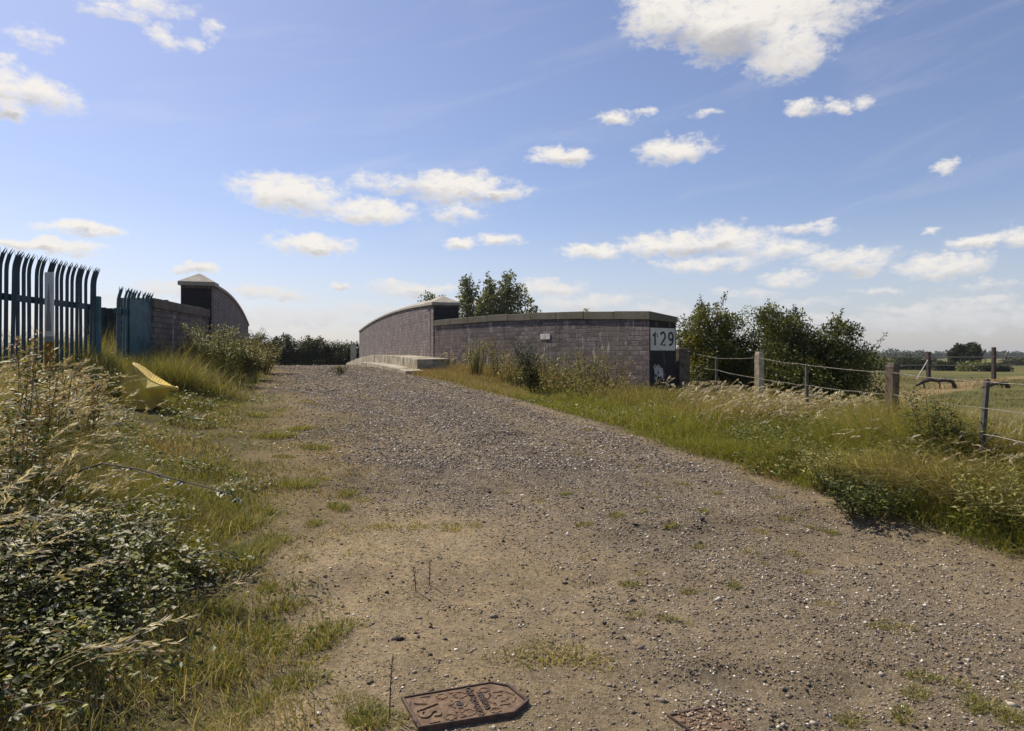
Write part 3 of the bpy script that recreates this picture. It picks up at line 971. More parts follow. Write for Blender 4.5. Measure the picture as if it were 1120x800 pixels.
def dtr(x, y):
    s, t = st(x, y)
    return sm(t - redge(s) - .5 + (fbm(x * .9, y * .9, 82) - .5) * 1.2, 0, .7) * (x < fence_x(y) + 1.2)
x, y = scatter(900, 2.2, 6.2, 4.4, 9.5, dtr, 403)
m = len(x)
parts.append(stalks(x, y, rs.uniform(.35, .72, m), rs.uniform(.35, .9, m), rs.normal(.35, .6, m), rs.uniform(.16, .28, m), rs, .0042))
x, y = scatter(420, 2.9, 5.4, 9.5, 14.0, dtr, 404)
m = len(x)
parts.append(stalks(x, y, rs.uniform(.35, .68, m), rs.uniform(.35, .9, m), rs.normal(.35, .6, m), rs.uniform(.18, .3, m), rs, .0075))
def dtw(x, y):
    dd, al = dwall(x, y)
    return dwf(x, y) * (al < 9.5) * (dd * np.sign(sgn) < .9)
x, y = scatter(500, -2.5, 3.0, 13.5, 22, dtw, 405)
m = len(x)
parts.append(stalks(x, y, rs.uniform(.35, .8, m), rs.uniform(.1, .5, m), rs.normal(.3, .8, m), rs.uniform(.18, .3, m), rs, .008))
def dtlw(x, y):
    s, t = st(x, y)
    return sm(-1.0 - t, 0, .6) * (t > -1.72)
x, y = scatter(700, -12, -5, 14, 30, dtlw, 406)
m = len(x)
parts.append(stalks(x, y, rs.uniform(.5, 1.0, m), rs.uniform(.1, .5, m), rs.normal(.3, .8, m), rs.uniform(.18, .3, m), rs, .010))
# a few big arching ones close to the viewer
x = np.array([-1.78, -1.72, -1.80, -1.62, -2.1, -1.45]); y = np.array([2.45, 2.50, 2.62, 2.7, 2.9, 3.1])
parts.append(stalks(x, y, np.array([.62, .55, .50, .5, .7, .6]), np.array([.95, .9, .8, .7, .6, .6]), np.array([.25, .15, -.1, .3, .1, .2]), np.full(6, .34), rs, .0042))
V, Fc, C = join(parts)
tag(mesh_np('tall_grass', V, Fc, M['grass'], None, C), 'tall pale flowering grasses with nodding seed heads on both verges', 'grass', kind='stuff')

# ------------------------------------------------------------------ bridge walls
def axis_pts(p0, p1, n):
    return [(p0[0] + (p1[0] - p0[0]) * i / n, p0[1] + (p1[1] - p0[1]) * i / n) for i in range(n + 1)]

def wall_strip(pts, zb, zt, thick, side, u0=0.0, zt_back=None):
    """solid wall over a ground line; side=+1: thickness to the right of travel, -1 to the left"""
    mb = MB()
    d = Vector((pts[-1][0] - pts[0][0], pts[-1][1] - pts[0][1], 0)).normalized()
    nrm = Vector((d.y, -d.x, 0)) * side
    n = len(pts)
    P, UV = [], []
    us = [u0]
    for i in range(1, n):
        us.append(us[-1] + math.hypot(pts[i][0] - pts[i - 1][0], pts[i][1] - pts[i - 1][1]))
    zk = zt_back or zt
    def add_face(a, b):
        k = len(P)
        for (p, q) in a: P.append(p); UV.append(q)
        Fs.append(tuple(range(k, k + 4)) if b else tuple(range(k + 3, k - 1, -1)))
    Fs = []
    for i in range(n - 1):
        f = [Vector((*pts[j], 0)) for j in (i, i + 1)]
        bk = [v + nrm * thick for v in f]
        A = (f[0].x, f[0].y, zb[i]); B = (f[1].x, f[1].y, zb[i + 1]); Ct = (f[1].x, f[1].y, zt[i + 1]); Dt = (f[0].x, f[0].y, zt[i])
        a2 = (bk[0].x, bk[0].y, zb[i]); b2 = (bk[1].x, bk[1].y, zb[i + 1]); c2 = (bk[1].x, bk[1].y, zk[i + 1]); d2 = (bk[0].x, bk[0].y, zk[i])
        add_face([(A, (us[i], A[2])), (B, (us[i + 1], B[2])), (Ct, (us[i + 1], Ct[2])), (Dt, (us[i], Dt[2]))], side < 0)
        add_face([(a2, (us[i], A[2])), (b2, (us[i + 1], B[2])), (c2, (us[i + 1], Ct[2])), (d2, (us[i], Dt[2]))], side > 0)
        add_face([(Dt, (us[i], 0)), (Ct, (us[i + 1], 0)), (c2, (us[i + 1], thick)), (d2, (us[i], thick))], side < 0)
        if i == 0:
            add_face([(A, (0, A[2])), (a2, (thick, A[2])), (d2, (thick, d2[2])), (Dt, (0, Dt[2]))], side > 0)
        if i == n - 2:
            add_face([(B, (0, B[2])), (b2, (thick, B[2])), (c2, (thick, c2[2])), (Ct, (0, Ct[2]))], side < 0)
    mb.add(P, Fs, UV)
    return mb

def gable(pts, ze, rise, thick, side, over, hip0=0.0, lip=0.07):
    """saddleback coping along a wall: eaves follow ze, ridge above the middle, hipped at the start"""
    mb = MB()
    d = Vector((pts[-1][0] - pts[0][0], pts[-1][1] - pts[0][1], 0)).normalized()
    nrm = Vector((d.y, -d.x, 0)) * side
    P = []
    n = len(pts)
    for i, (p, z) in enumerate(zip(pts, ze)):
        v = Vector((*p, 0))
        e = v
        if i == 0: e = v - d * over
        if i == n - 1: e = v + d * 0.002
        r_ = v + nrm * thick * .5
        if i == 0: r_ = r_ + d * hip0
        f0 = e - nrm * over; b0 = e + nrm * (thick + over)
        P += [(f0.x, f0.y, z), (f0.x, f0.y, z + lip), (r_.x, r_.y, z + lip + rise), (b0.x, b0.y, z + lip), (b0.x, b0.y, z)]
    Fs = []
    for i in range(n - 1):
        for k in range(5):
            k2 = (k + 1) % 5
            q = (i * 5 + k, i * 5 + k2, (i + 1) * 5 + k2, (i + 1) * 5 + k)
            Fs.append(q if side > 0 else q[::-1])
    e0 = (0, 4, 3, 1); h0 = (1, 3, 2)
    k = (n - 1) * 5
    e1 = (k, k + 1, k + 2, k + 3, k + 4)
    Fs += ([e0, h0, e1] if side > 0 else [e0[::-1], h0[::-1], e1[::-1]])
    mb.add(P, Fs)
    return mb

def hump(z0, zm, z1, n, fm=0.42):
    A = np.array([[0, 0, 1], [fm * fm, fm, 1], [1, 1, 1]])
    c = np.linalg.solve(A, np.array([z0, zm, z1]))
    f = np.linspace(0, 1, n + 1)
    return list(c[0] * f * f + c[1] * f + c[2])

def lerp2(a, b, f): return (a[0] + (b[0] - a[0]) * f, a[1] + (b[1] - a[1]) * f)

def bridge_side(label, P0, P1, zs, thick, side, wing_end, wing_thick, zw0, zw1, zend_base, pier_len):
    t = thing('bridge_wall', label, 'wall', (0, 0, 0))
    L = math.hypot(P1[0] - P0[0], P1[1] - P0[1])
    fp = pier_len / L
    fc = 1.15 / L
    # parapet
    n = 24
    Zt = hump(*zs, n)
    def ztop(f): return float(np.interp(f, np.linspace(0, 1, n + 1), Zt))
    pp = axis_pts(lerp2(P0, P1, fp + .0035), P1, n)
    zz = [ztop(fp + .0035 + (1 - fp - .0035) * i / n) for i in range(n + 1)]
    zb = [0.2] * (n + 1)
    wall_strip(pp, zb, zz, thick, side, 1.0).build('parapet', M['brick'], t)
    pc = axis_pts(lerp2(P0, P1, fc + .001), P1, n)
    zcop = [ztop(fc + .001 + (1 - fc - .001) * i / n) for i in range(n + 1)]
    gable(pc, [z + .002 for z in zcop], .18, thick, side, .05).build('coping', M['coping'], t)
    # end pier, set a little proud of the parapet
    d = Vector((P1[0] - P0[0], P1[1] - P0[1], 0)).normalized()
    nr = Vector((d.y, -d.x, 0)) * side
    q0 = (P0[0] - nr.x * .03, P0[1] - nr.y * .03); q1 = lerp2(P0, P1, fp); q1 = (q1[0] - nr.x * .03, q1[1] - nr.y * .03)
    mbp = wall_strip([q0, q1], [0.2, 0.2], [zs[0] + .0, ztop(fp) + .0], thick + .06, side, 0.0)
    mbp.build('pier', M['brick'], t)
    qc = lerp2(P0, P1, fc)
    fo = [(q0[0], q0[1]), (qc[0] - nr.x * .03, qc[1] - nr.y * .03)]
    gable(fo, [zs[0] + .003, ztop(fc) + .003], .24, thick + .06, side, .06, hip0=.42, lip=.09).build('pier_cap', M['coping'], t)
    # pier end face above the wing, its shade painted in as near-black brick; black joint between pier and parapet
    e0 = Vector((*q0, 0))
    def slab(a, b, w0, w1, z0, z1, nm, mat):
        c = [e0 + d * a + nr * w0, e0 + d * b + nr * w0, e0 + d * b + nr * w1, e0 + d * a + nr * w1]
        P = [(v.x, v.y, z0) for v in c] + [(v.x, v.y, z1) for v in c]
        uv = [(w0 + a, z0), (w0 + b, z0), (w1 + b, z0), (w1 + a, z0), (w0 + a, z1), (w0 + b, z1), (w1 + b, z1), (w1 + a, z1)]
        mb_ = MB(); mb_.add(P, [(3, 2, 1, 0), (4, 5, 6, 7), (0, 1, 5, 4), (1, 2, 6, 5), (2, 3, 7, 6), (3, 0, 4, 7)], uv)
        mb_.build(nm, mat, t)
    slab(-.014, -.002, .02, thick + .04, 2.0, zs[0] - .06, 'end_face', M['tar_shade_brick'])
    slab(pier_len + .002, pier_len + .06, -.006, .03 + .02, .2, ztop(fp) - .01, 'joint', M['black'])
    return t, d, nr

# right-hand side of the bridge
R0, R1 = (-2.54, 22.7), (-9.45, 43.0)
tR, dR, nR = bridge_side('long purple-brown brick bridge wall on the right, ending in a flat-topped wing beside the fence',
                         R0, R1, (3.28, 3.50, 3.11), .80, 1, None, None, 0, 0, 0, .42)
def wing(t, A, B, za, zb_, thick, side, base, slope_back=0.0, end_mat=None, capmat='mosscoping', n=14, zmid=None):
    pts = axis_pts(A, B, n)
    f = np.linspace(0, 1, n + 1)
    zt = list(za + (zb_ - za) * f + (0 if zmid is None else zmid) * 4 * f * (1 - f))
    lw = wall_strip(pts, [base] * (n + 1), [z - .20 for z in zt], thick, side, 5.0)
    lw.build('wing_wall', M['brick'], t)
    d = Vector((B[0] - A[0], B[1] - A[1], 0)).normalized()
    nr = Vector((d.y, -d.x, 0)) * side
    # coping of separate stones
    m = 9
    for k in range(m):
        f0, f1 = k / m, (k + 1) / m
        a = Vector((*lerp2(A, B, f0), 0)) + d * (.006 if k else 0); b = Vector((*lerp2(A, B, f1), 0)) - d * (.006 if k < m - 1 else -.045)
        o = .035
        jz = R.normal(0, .004); z0 = float(np.interp(f0, f, zt)) + jz; z1 = float(np.interp(f1, f, zt)) + jz + R.normal(0, .003)
        P = []
        for v, z in ((a, z0), (b, z1)):
            fr = v - nr * o; bk = v + nr * (thick + o)
            P += [(fr.x, fr.y, z - .198), (fr.x, fr.y, z - .01), (bk.x, bk.y, z - .01 - slope_back), (bk.x, bk.y, z - .198 - slope_back * .4)]
        Fs = [(0, 1, 5, 4), (1, 2, 6, 5), (2, 3, 7, 6), (3, 0, 4, 7), (3, 2, 1, 0), (4, 5, 6, 7)]
        if side > 0: Fs = [q[::-1] for q in Fs]
        mb = MB(); mb.add(P, Fs)
        mb.build('coping_stone', M[capmat], t, bevel=.012)
    return d, nr
WRd, WRn = wing(tR, (-2.54 + .02, 22.7 - .06), (2.96, 15.0), 2.78, 2.587, .84, -1, -1.2, slope_back=.10, zmid=.085)

# sooty end face of the right wing: a skin of tarred brick with paint runs, one part
def end_face(z0, z1, lo, hi, off, mat, name, parent, cells=None):
    mb = MB()
    o = Vector((2.96, 15.0, 0)) + WRd * off
    for (a0, a1, b0, b1) in (cells or [(lo, hi, z0, z1)]):
        p = [o + WRn * a0, o + WRn * a1]
        q = [v + WRd * .012 for v in p]
        P = [(p[0].x, p[0].y, b0), (p[1].x, p[1].y, b0), (p[1].x, p[1].y, b1), (p[0].x, p[0].y, b1),
             (q[0].x, q[0].y, b0), (q[1].x, q[1].y, b0), (q[1].x, q[1].y, b1), (q[0].x, q[0].y, b1)]
        uvs = [(a0, b0), (a1, b0), (a1, b1), (a0, b1)] * 2
        mb.add(P, [(4, 5, 6, 7), (3, 2, 1, 0), (0, 1, 5, 4), (2, 3, 7, 6), (1, 2, 6, 5), (3, 0, 4, 7)], uvs)
    return mb.build(name, mat, parent)
end_face(-.6, 2.38, .0, .84, .002, M['tar_shade_brick'], 'end_face', tR)
# number board painted on the end face
nsign = thing('number_sign', 'white painted bridge number panel reading 129 on the end of the right wing wall', 'sign', (0, 0, 0))
end_face(1.73, 2.22, .02, .80, .016, M['flaked'], 'panel', nsign)
def glyphs(text, origin, xdir, zdir, height, mat, parent, name='lettering', thick=.006, sp=1.0, bold=0.0):
    cu = bpy.data.curves.new(name, 'FONT')
    cu.body = text
    cu.size = height / 0.72
    cu.extrude = thick / 2
    cu.space_character = sp
    cu.align_x = 'CENTER'
    cu.offset = bold
    tmp = bpy.data.objects.new('tmp', cu)
    COL.objects.link(tmp)
    dg = bpy.context.evaluated_depsgraph_get()
    me = bpy.data.meshes.new_from_object(tmp.evaluated_get(dg))
    bpy.data.objects.remove(tmp)
    n = len(me.vertices)
    co = np.empty(n * 3); me.vertices.foreach_get('co', co)
    co = co.reshape(-1, 3)
    xd, zd = np.array(xdir), np.array(zdir)
    nd = np.cross(xd, zd)
    W_ = np.array(origin)[None] + co[:, :1] * xd + co[:, 1:2] * zd + co[:, 2:3] * nd
    me.vertices.foreach_set('co', W_.ravel())
    me.update()
    me.materials.clear()
    me.materials.append(mat)
    o = bpy.data.objects.new(name, me)
    COL.objects.link(o)
    o.parent = parent
    return o
def ribbon(path, width, org, xd, zd, nd, th, name, mat, parent, closed=False):
    """flat painted stroke of even width along a path given in plane coordinates"""
    n = len(path)
    P = []
    for i, (a, b) in enumerate(path):
        p0 = path[i - 1] if (i or closed) else path[0]
        p1 = path[(i + 1) % n] if (i < n - 1 or closed) else path[-1]
        tx, tz = p1[0] - p0[0], p1[1] - p0[1]
        l = math.hypot(tx, tz) or 1
        ox, oz = -tz / l * width / 2, tx / l * width / 2
        for s_ in (1, -1):
            q = org + xd * (a + s_ * ox) + zd * (b + s_ * oz)
            P += [tuple(q), tuple(q + nd * th)]
    Fs = []
    for i in range(n if closed else n - 1):
        a, b = i * 4, ((i + 1) % n) * 4
        Fs += [(a + 1, a + 3, b + 3, b + 1), (a, b, b + 2, a + 2), (a, a + 1, b + 1, b), (a + 2, b + 2, b + 3, a + 3)]
    mb = MB(); mb.add(P, Fs)
    return mb.build(name, mat, parent)
DG = Vector((2.96, 15.0, 0)) + WRd * .0285
ZU = Vector((0, 0, 1))
def arc(cx_, cz_, rx_, rz_, a0, a1, n=12):
    return [(cx_ + rx_ * math.cos(math.radians(a0 + (a1 - a0) * i / n)), cz_ + rz_ * math.sin(math.radians(a0 + (a1 - a0) * i / n))) for i in range(n + 1)]
zB, hD = 1.835, .29
for nm, path, cl in (('digit', [(.085, zB + .20), (.15, zB + hD), (.151, zB + .1), (.15, zB)], False),
                     ('digit', arc(.40, zB + .205, .072, .085, 160, -25) + [(.33, zB + .015), (.475, zB + .015)], False),
                     ('digit', arc(.655, zB + .205, .066, .08, -10, 350, 18)[:-1] + [], True)):
    o9 = ribbon(path, .042, DG, WRn, ZU, WRd, .006, nm, M['black'], nsign, cl)
    if cl:
        ribbon([(.724, zB + .20), (.718, zB + .11), (.69, zB + .045), (.64, zB + .012), (.60, zB + .02)], .042, DG + WRd * .0015, WRn, ZU, WRd, .006, 'tail', M['black'], o9)
ribbon([(.215, zB + .27), (.215, zB + .20), (.245, zB + .19)], .018, DG, WRn, ZU, WRd, .005, 'tick_mark', M['black'], nsign)
# splashes of white paint under the panel
def blob(poly, name):
    n = len(poly)
    o = Vector((2.96, 15.0, 0)) + WRd * .016
    P = [tuple(o + WRn * a + ZU * b) for a, b in poly] + [tuple(o + WRn * a + ZU * b + WRd * .006) for a, b in poly]
    mb = MB(); mb.add(P, [tuple(range(n - 1, -1, -1)), tuple(range(n, 2 * n))] + [(i, (i + 1) % n, n + (i + 1) % n, n + i) for i in range(n)])
    return mb.build(name, M['splash'], tR)
blob([(.12, 1.38), (.16, 1.44), (.22, 1.40), (.27, 1.43), (.33, 1.36), (.42, 1.34), (.45, 1.22), (.50, 1.19), (.46, 1.12), (.44, 1.04), (.41, 1.10), (.36, 1.17), (.29, 1.15), (.25, 1.19), (.22, 1.06), (.20, .90), (.175, .86), (.17, 1.0), (.15, 1.12), (.16, 1.22)], 'paint_splash')
blob([(.12, .74), (.17, .76), (.185, .62), (.17, .45), (.13, .42), (.125, .58)], 'paint_splash')
# brackets over the panel
end_face(0, 0, 0, 0, .017, M['rustdark'], 'bracket', tR, [(.16, .24, 2.24, 2.35), (.58, .66, 2.24, 2.35)])
# small white plate on the road face of the wing
pf = 0.0
o_ = Vector((*lerp2((-2.54, 22.7), (2.96, 15.0), .62), 0))
pw = thing('white_plate', 'small plain white plate in two halves on the face of the right wing wall', 'plate', (o_.x, o_.y, 0))
def on_face(a0, a1, b0, b1, off, mat, name, parent):
    mb = MB()
    fr = -WRn * off
    p = [fr + WRd * a0, fr + WRd * a1]; q = [v - WRn * .012 for v in p]
    P = [(p[0].x, p[0].y, b0), (p[1].x, p[1].y, b0), (p[1].x, p[1].y, b1), (p[0].x, p[0].y, b1),
         (q[0].x, q[0].y, b0), (q[1].x, q[1].y, b0), (q[1].x, q[1].y, b1), (q[0].x, q[0].y, b1)]
    mb.add(P, [(4, 5, 6, 7), (3, 2, 1, 0), (0, 1, 5, 4), (2, 3, 7, 6), (1, 2, 6, 5), (3, 0, 4, 7)])
    return mb.build(name, mat, parent)
on_face(-.20, -.01, 2.04, 2.18, .014, M['white'], 'plate', pw)
on_face(.01, .20, 2.04, 2.18, .014, M['white'], 'plate', pw)

# left-hand side of the bridge
L0, L1 = (-7.2, 16.6), (-12.9, 34.0)
tL, dL, nL = bridge_side('brick bridge wall on the left with a pointed pier cap, rising out of the weeds',
                         L0, L1, (3.28, 3.52, 3.08), .62, -1, None, None, 0, 0, 0, .30)
wing(tL, (-7.2 - .02, 16.6 - .06), (-6.96, 13.5), 2.72, 2.74, .62, 1, .3, slope_back=.0, n=6, capmat='darkcoping')

# raised footway beside the right parapet, two steps
def kerb(name, s0, s1, t0, t1, dz0, step):
    mb = MB()
    m = int((s1 - s0) / step)
    for q in range(m):
        a, b = s0 + step * q + .008, s0 + step * (q + 1) - .008
        jt, jz = R.normal(0, .008), R.normal(0, .006)
        P = []
        for s in (a, (a + b) / 2, b):
            z = float(zroad(s)) + dz0(s) + jz
            for t_, zz in ((t0 + jt, z - .9), (t0 + jt, z), (t1 + jt * .2, z + .01), (t1 + jt * .2, z - .9)):
                P.append((s * AX + t_ * AY, s * AY - t_ * AX, zz))
        Fs = [(i * 4 + k, (i + 1) * 4 + k, (i + 1) * 4 + k + 1, i * 4 + k + 1) for i in range(2) for k in range(3)]
        Fs += [(0, 1, 2, 3), (11, 10, 9, 8)]
        mb.add(P, Fs)
    return tag(mb.build(name, M['kerbstone'], None, bevel=.018), kind='structure')
tface = R0[0] * AY - R0[1] * AX
kerb('footway', 20.6, 47, 3.72, 4.72, lambda s: .40 + .05 * math.sin((s - 20) / 27 * math.pi), 1.3)
kerb('kerb', 19.4, 45, 3.2, 3.715, lambda s: .09 + .05 * math.sin((s - 20) / 27 * math.pi), .95)

# small concrete post past the far end of the right wall, stub beside the wing
def post_obj(name, label, cat, x, y, w_, z0, z1, mat, rz=0.0, taper=.92):
    mb = MB()
    mb.box((0, 0, (z1 - z0) / 2), (w_, w_, z1 - z0), rz, taper)
    o = mb.build(name, mat, None, bevel=min(.02, w_ * .12))
    o.location = (x, y, z0)
    return tag(o, label, cat)
px_, py_, pz_ = P3(386.5, 376, 47)
post_obj('concrete_post', 'small grey concrete post past the far end of the right wall', 'post', px_, py_, .34, .4, pz_, M['concrete'])
px_, py_, pz_ = P3(744, 381, 15.9)
post_obj('stone_stub', 'squat weathered stone gatepost stub against the numbered wall end', 'post', px_, py_, .33, -.2, pz_, M['stub'], .5, .96)

# ------------------------------------------------------------------ palisade fences
def pale_mesh(H, w_=.082, bend=.07):
    mb = MB()
    prof = [(-w_ / 2, .0), (-w_ / 4, .016), (0, .004), (w_ / 4, .016), (w_ / 2, .0)]
    rings = [(0, 0), (H - .30, 0), (H - .22, .006), (H - .16, .020), (H - .09, .042)]
    P, Fs = [], []
    for z, off in rings:
        for x_, y_ in prof:
            P.append((x_, y_ - off, z))
    m = len(prof)
    for i in range(len(rings) - 1):
        for k in range(m - 1):
            Fs.append((i * m + k, i * m + k + 1, (i + 1) * m + k + 1, (i + 1) * m + k))
    k0 = (len(rings) - 1) * m
    # triple point: centre spike straight on, side spikes splayed
    b = len(P)
    P += [(0, -bend - .01, H), (-w_ * .95, -.05, H - .01), (w_ * .95, -.05, H - .01)]
    Fs += [(k0 + 1, k0 + 2, k0 + 3, b), (k0, k0 + 1, b + 1), (k0 + 3, k0 + 4, b + 2)]
    mb.add(P, Fs)
    return mb

def solid(o, th=.004):
    md = o.modifiers.new('thickness', 'SOLIDIFY'); md.thickness = th; md.offset = 0
    return o

def palisade(name, label, A, B, zbase, H, n, rails, posts, sheet=None, pm='steel'):
    d = Vector((B[0] - A[0], B[1] - A[1], 0)); L = d.length; d.normalize()
    rz = math.atan2(d.y, d.x)
    t = thing(name, label, 'fence', (A[0], A[1], zbase), rz)
    p0 = pale_mesh(H).build('pale', M[pm], t)
    solid(p0)
    p0.location = (0, -.03, 0)
    for i in range(1, n):
        c = p0.copy(); COL.objects.link(c); c.parent = t
        c.location = (L * i / (n - 1), -.03, 0)
        c.rotation_euler = (R.normal(0, .008), R.normal(0, .006), 0)
    for zr in rails:
        mb = MB(); mb.box((L / 2, 0, zr), (L + .1, .05, .09)); mb.build('rail', M[pm], t)
    for f, hp in posts:
        mb = MB(); mb.box((L * f, .07, hp / 2), (.10, .09, hp)); mb.build('post', M['steel'], t, bevel=.006)
    if sheet:
        mb = MB(); mb.box((L * (sheet[0] + sheet[1]) / 2, -.075, H * .46), (L * (sheet[1] - sheet[0]), .006, H * .88)); mb.build('sheet_panel', M['steel'], t)
    return t
palisade('palisade_fence', 'tall blue steel palisade fence with splayed spikes at the far left', (-6.95, 8.05), (-7.0, 11.6), .82, 2.26, 30, (.45, 1.60), ((.02, 2.0),), None, 'steel_backlit')
palisade('palisade_gate', 'short teal palisade gate leaf with spiked top, sheeted beside the left brick wing', (-6.92, 12.15), (-7.06, 13.42), .95, 1.88, 13, (.35, 1.45), (), (.28, 1.02))
post_obj('gate_post', 'stout blue steel gate post closing the tall palisade', 'post', -7.04, 11.78, .11, .8, 2.62, M['steel'], .1, 1.0)
# close-boarded fence between them, further back
bf = thing('board_fence', 'dark close-boarded fence in the gap behind the blue palisade', 'fence', (-9.9, 16.3, .8))
mb = MB()
for k in range(16):
    mb.box((k * .15, (k % 2) * .012, .99 - k * .008), (.148, .02, 1.98 - k * .016))
mb.build('boards', M['darkboard'], bf)
mb = MB(); mb.box((1.2, .06, 1.4), (2.4, .05, .09)); mb.build('rail', M['darkboard'], bf)
mb = MB(); mb.box((1.72, -.05, 1.06), (.26, .08, 2.12)); mb.build('post', M['darkboard'], bf)
# red and white notice behind the gate leaf
ns = thing('notice_board', 'small red and white notice seen through the teal gate bars', 'sign', P3(137.5, 371, 14.6))
mb = MB(); mb.box((0, 0, .15), (.26, .02, .30)); mb.build('red_panel', M['red'], ns)
mb = MB(); mb.box((0, 0, .385), (.26, .02, .16)); mb.build('white_panel', M['white'], ns)
mb = MB(); mb.box((0, .03, -.2), (.05, .03, 1.2)); mb.build('post', M['galv'], ns)
# tall narrow marker board on the palisade
mx_, my_, mz_ = P3(54, 405, 9.3)
mk = thing('marker_board', 'tall narrow pale marker board with ochre foot fixed to the blue palisade', 'sign', (mx_, my_, mz_), -.35)
W2 = .155
mb = MB(); mb.box((0, 0, .88), (W2, .02, .86)); mb.build('white_panel', M['paleplate'], mk)
mb = MB(); mb.box((0, 0, .415), (W2, .022, .07)); mb.build('grey_band', M['greyplate'], mk)
mb = MB(); mb.box((0, 0, .13), (W2, .02, .50)); mb.build('ochre_panel', M['ochre'], mk)
mb = MB()
mb.add([(-.055, -.0125, .52), (.055, -.0125, .52), (0, -.0125, 1.18)], [(0, 1, 2)])
mb.build('triangle_mark', M['greyplate'], mk)
mb = MB(); mb.box((0, .03, .2), (.05, .03, 2.0)); mb.build('backing_post', M['galv'], mk)

# ------------------------------------------------------------------ yellow bin lying on its side
YBD = at(158, 450)[1] + .12
YB0 = P3(140, 446, YBD)
yb = thing('yellow_bin', 'yellow ribbed plastic bin tipped over in the weeds by the left wall', 'bin', YB0)
def ybin():
    """open tub tipped on its side, fluted inner wall showing above the near rim"""
    o0 = Vector(YB0)
    def q(u, v, dep=0.0):
        return Vector(P3(u, v, YBD + dep)) - o0
    rim = [(145, 398), (150, 404), (157, 411), (165, 417.5), (175, 422), (187, 424.5)]
    far = [(146.5, 397), (152.5, 399), (160, 403.5), (168.5, 410), (178, 416), (188, 422)]
    lowr = [(181, 434), (173, 442), (165, 449.5), (150, 453), (137, 449), (133, 426), (138, 400)]
    near = rim + lowr
    back = far + [(183, 432), (176, 440), (168, 446), (152, 449), (141, 446), (139, 425), (142, 400)]
    A = [q(u, v, .05 * math.sin(i * 1.1)) for i, (u, v) in enumerate(near)]
    B = [q(u, v, .45) for u, v in back]
    n = len(near)
    mid = Vector((0, 0, 0))
    for p in A: mid += p / n
    mid += (q(150, 430, -.10) - q(150, 430, 0))
    mb = MB()
    P = A + B + [mid]
    Fs = [(i, (i + 1) % n, 2 * n) for i in range(n)] + [tuple(range(2 * n - 1, n - 1, -1))]
    Fs += [(n + i, n + (i + 1) % n, (i + 1) % n, i) for i in range(n) if i >= 5]
    Fs = [f[::-1] if len(f) == 3 else f for f in Fs]
    mb.add(P, Fs)
    mb.build('body', M['yellow'], yb, bevel=.012)
    def along(pl, f):
        x_ = f * (len(pl) - 1); i = min(int(x_), len(pl) - 2); g_ = x_ - i
        return (pl[i][0] + (pl[i + 1][0] - pl[i][0]) * g_, pl[i][1] + (pl[i + 1][1] - pl[i][1]) * g_)
    N = 17 * 4
    P, Fs = [], []
    for i in range(N + 1):
        f = i / N
        r_ = .011 if (i % 4) in (1, 2) else 0.0
        a = q(*along(rim, f), .05); b = q(*along(far, f), .45)
        up = Vector((-.3, -.5, .8)) * r_
        P += [a + up * .6, a.lerp(b, .5) + up + Vector((0, 0, .004)), b + up]
    for i in range(N):
        for k in range(2):
            Fs.append((i * 3 + k, i * 3 + k + 1, (i + 1) * 3 + k + 1, (i + 1) * 3 + k))
    mb = MB(); mb.add(P, Fs)
    solid(mb.build('ribbed_wall', M['yellow'], yb), .006)
    mb = MB()
    mb.tube([q(u, v, .04) for u, v in rim] + [q(193.5, 426, .08), q(193, 424.5, .3)], [.012, .016, .022, .028, .032, .034, .030, .026], 8)
    mb.build('rim', M['yellow'], yb, smooth=True)
ybin()

# ------------------------------------------------------------------ wire fence on the right
wf = thing('wire_fence', 'sagging barbed wire fence on mixed wood, concrete and steel posts along the right verge', 'fence', (0, 0, 0))
def fpost(u, vtop, D, w_, mat, label, dpt=None, lean=(0, 0), angle=False):
    x, y, zt = P3(u, vtop, D)
    z0 = float(ground(x, y)) - .3
    mb = MB()
    if angle:
        for (a, b, sx_, sy_) in ((0, 0, w_, .008), (-w_ / 2 + .004, w_ / 2 + .0045, .008, w_)):
            P = []
            for zz, l in ((z0, 0), (zt, 1)):
                for i, j in ((-.5, -.5), (.5, -.5), (.5, .5), (-.5, .5)):
                    P.append((x + a + i * sx_ + lean[0] * (l - 1), y + b + j * sy_ + lean[1] * (l - 1), zz))
            mb.add(P, [(3, 2, 1, 0), (4, 5, 6, 7), (0, 1, 5, 4), (1, 2, 6, 5), (2, 3, 7, 6), (3, 0, 4, 7)])
    else:
        n = 5
        P = []
        for i in range(n + 1):
            f = i / n
            ww = w_ * .5 * (1.04 - .06 * f) * (1 if i < n else .78)
            rz = .5
            for a, b in ((-1, -1), (1, -1), (1, 1), (-1, 1)):
                a2, b2 = a * ww, b * ww * .9
                P.append((x + a2 * math.cos(rz) - b2 * math.sin(rz) + lean[0] * (f - 1) + R.normal(0, .002), y + a2 * math.sin(rz) + b2 * math.cos(rz), z0 + (zt - z0) * (f if i < n else 1.0) - (.02 if i == n - 1 else 0) + (zt - z0) * (.18 if i == n - 1 else 0)))
        Fs = [(3, 2, 1, 0), tuple(n * 4 + k for k in range(4))]
        for i in range(n):
            for k in range(4):
                Fs.append((i * 4 + k, i * 4 + (k + 1) % 4, (i + 1) * 4 + (k + 1) % 4, (i + 1) * 4 + k))
        mb.add(P, Fs)
    o = mb.build('post', mat, wf, bevel=0 if angle else .008)
    o['label'] = label
    return (x, y)
FP = [(784, 390, 14.0), (830, 385, 12.5), (883, 398, 10.0), (977, 397, 8.0), (1080, 415, 6.3), (1185, 418, 5.4)]
fpost(784, 390, 14.0, .042, M['galv'], 'thin grey steel angle post', angle=True)
fpost(830.5, 385, 12.5, .125, M['post'], 'pale square concrete post')
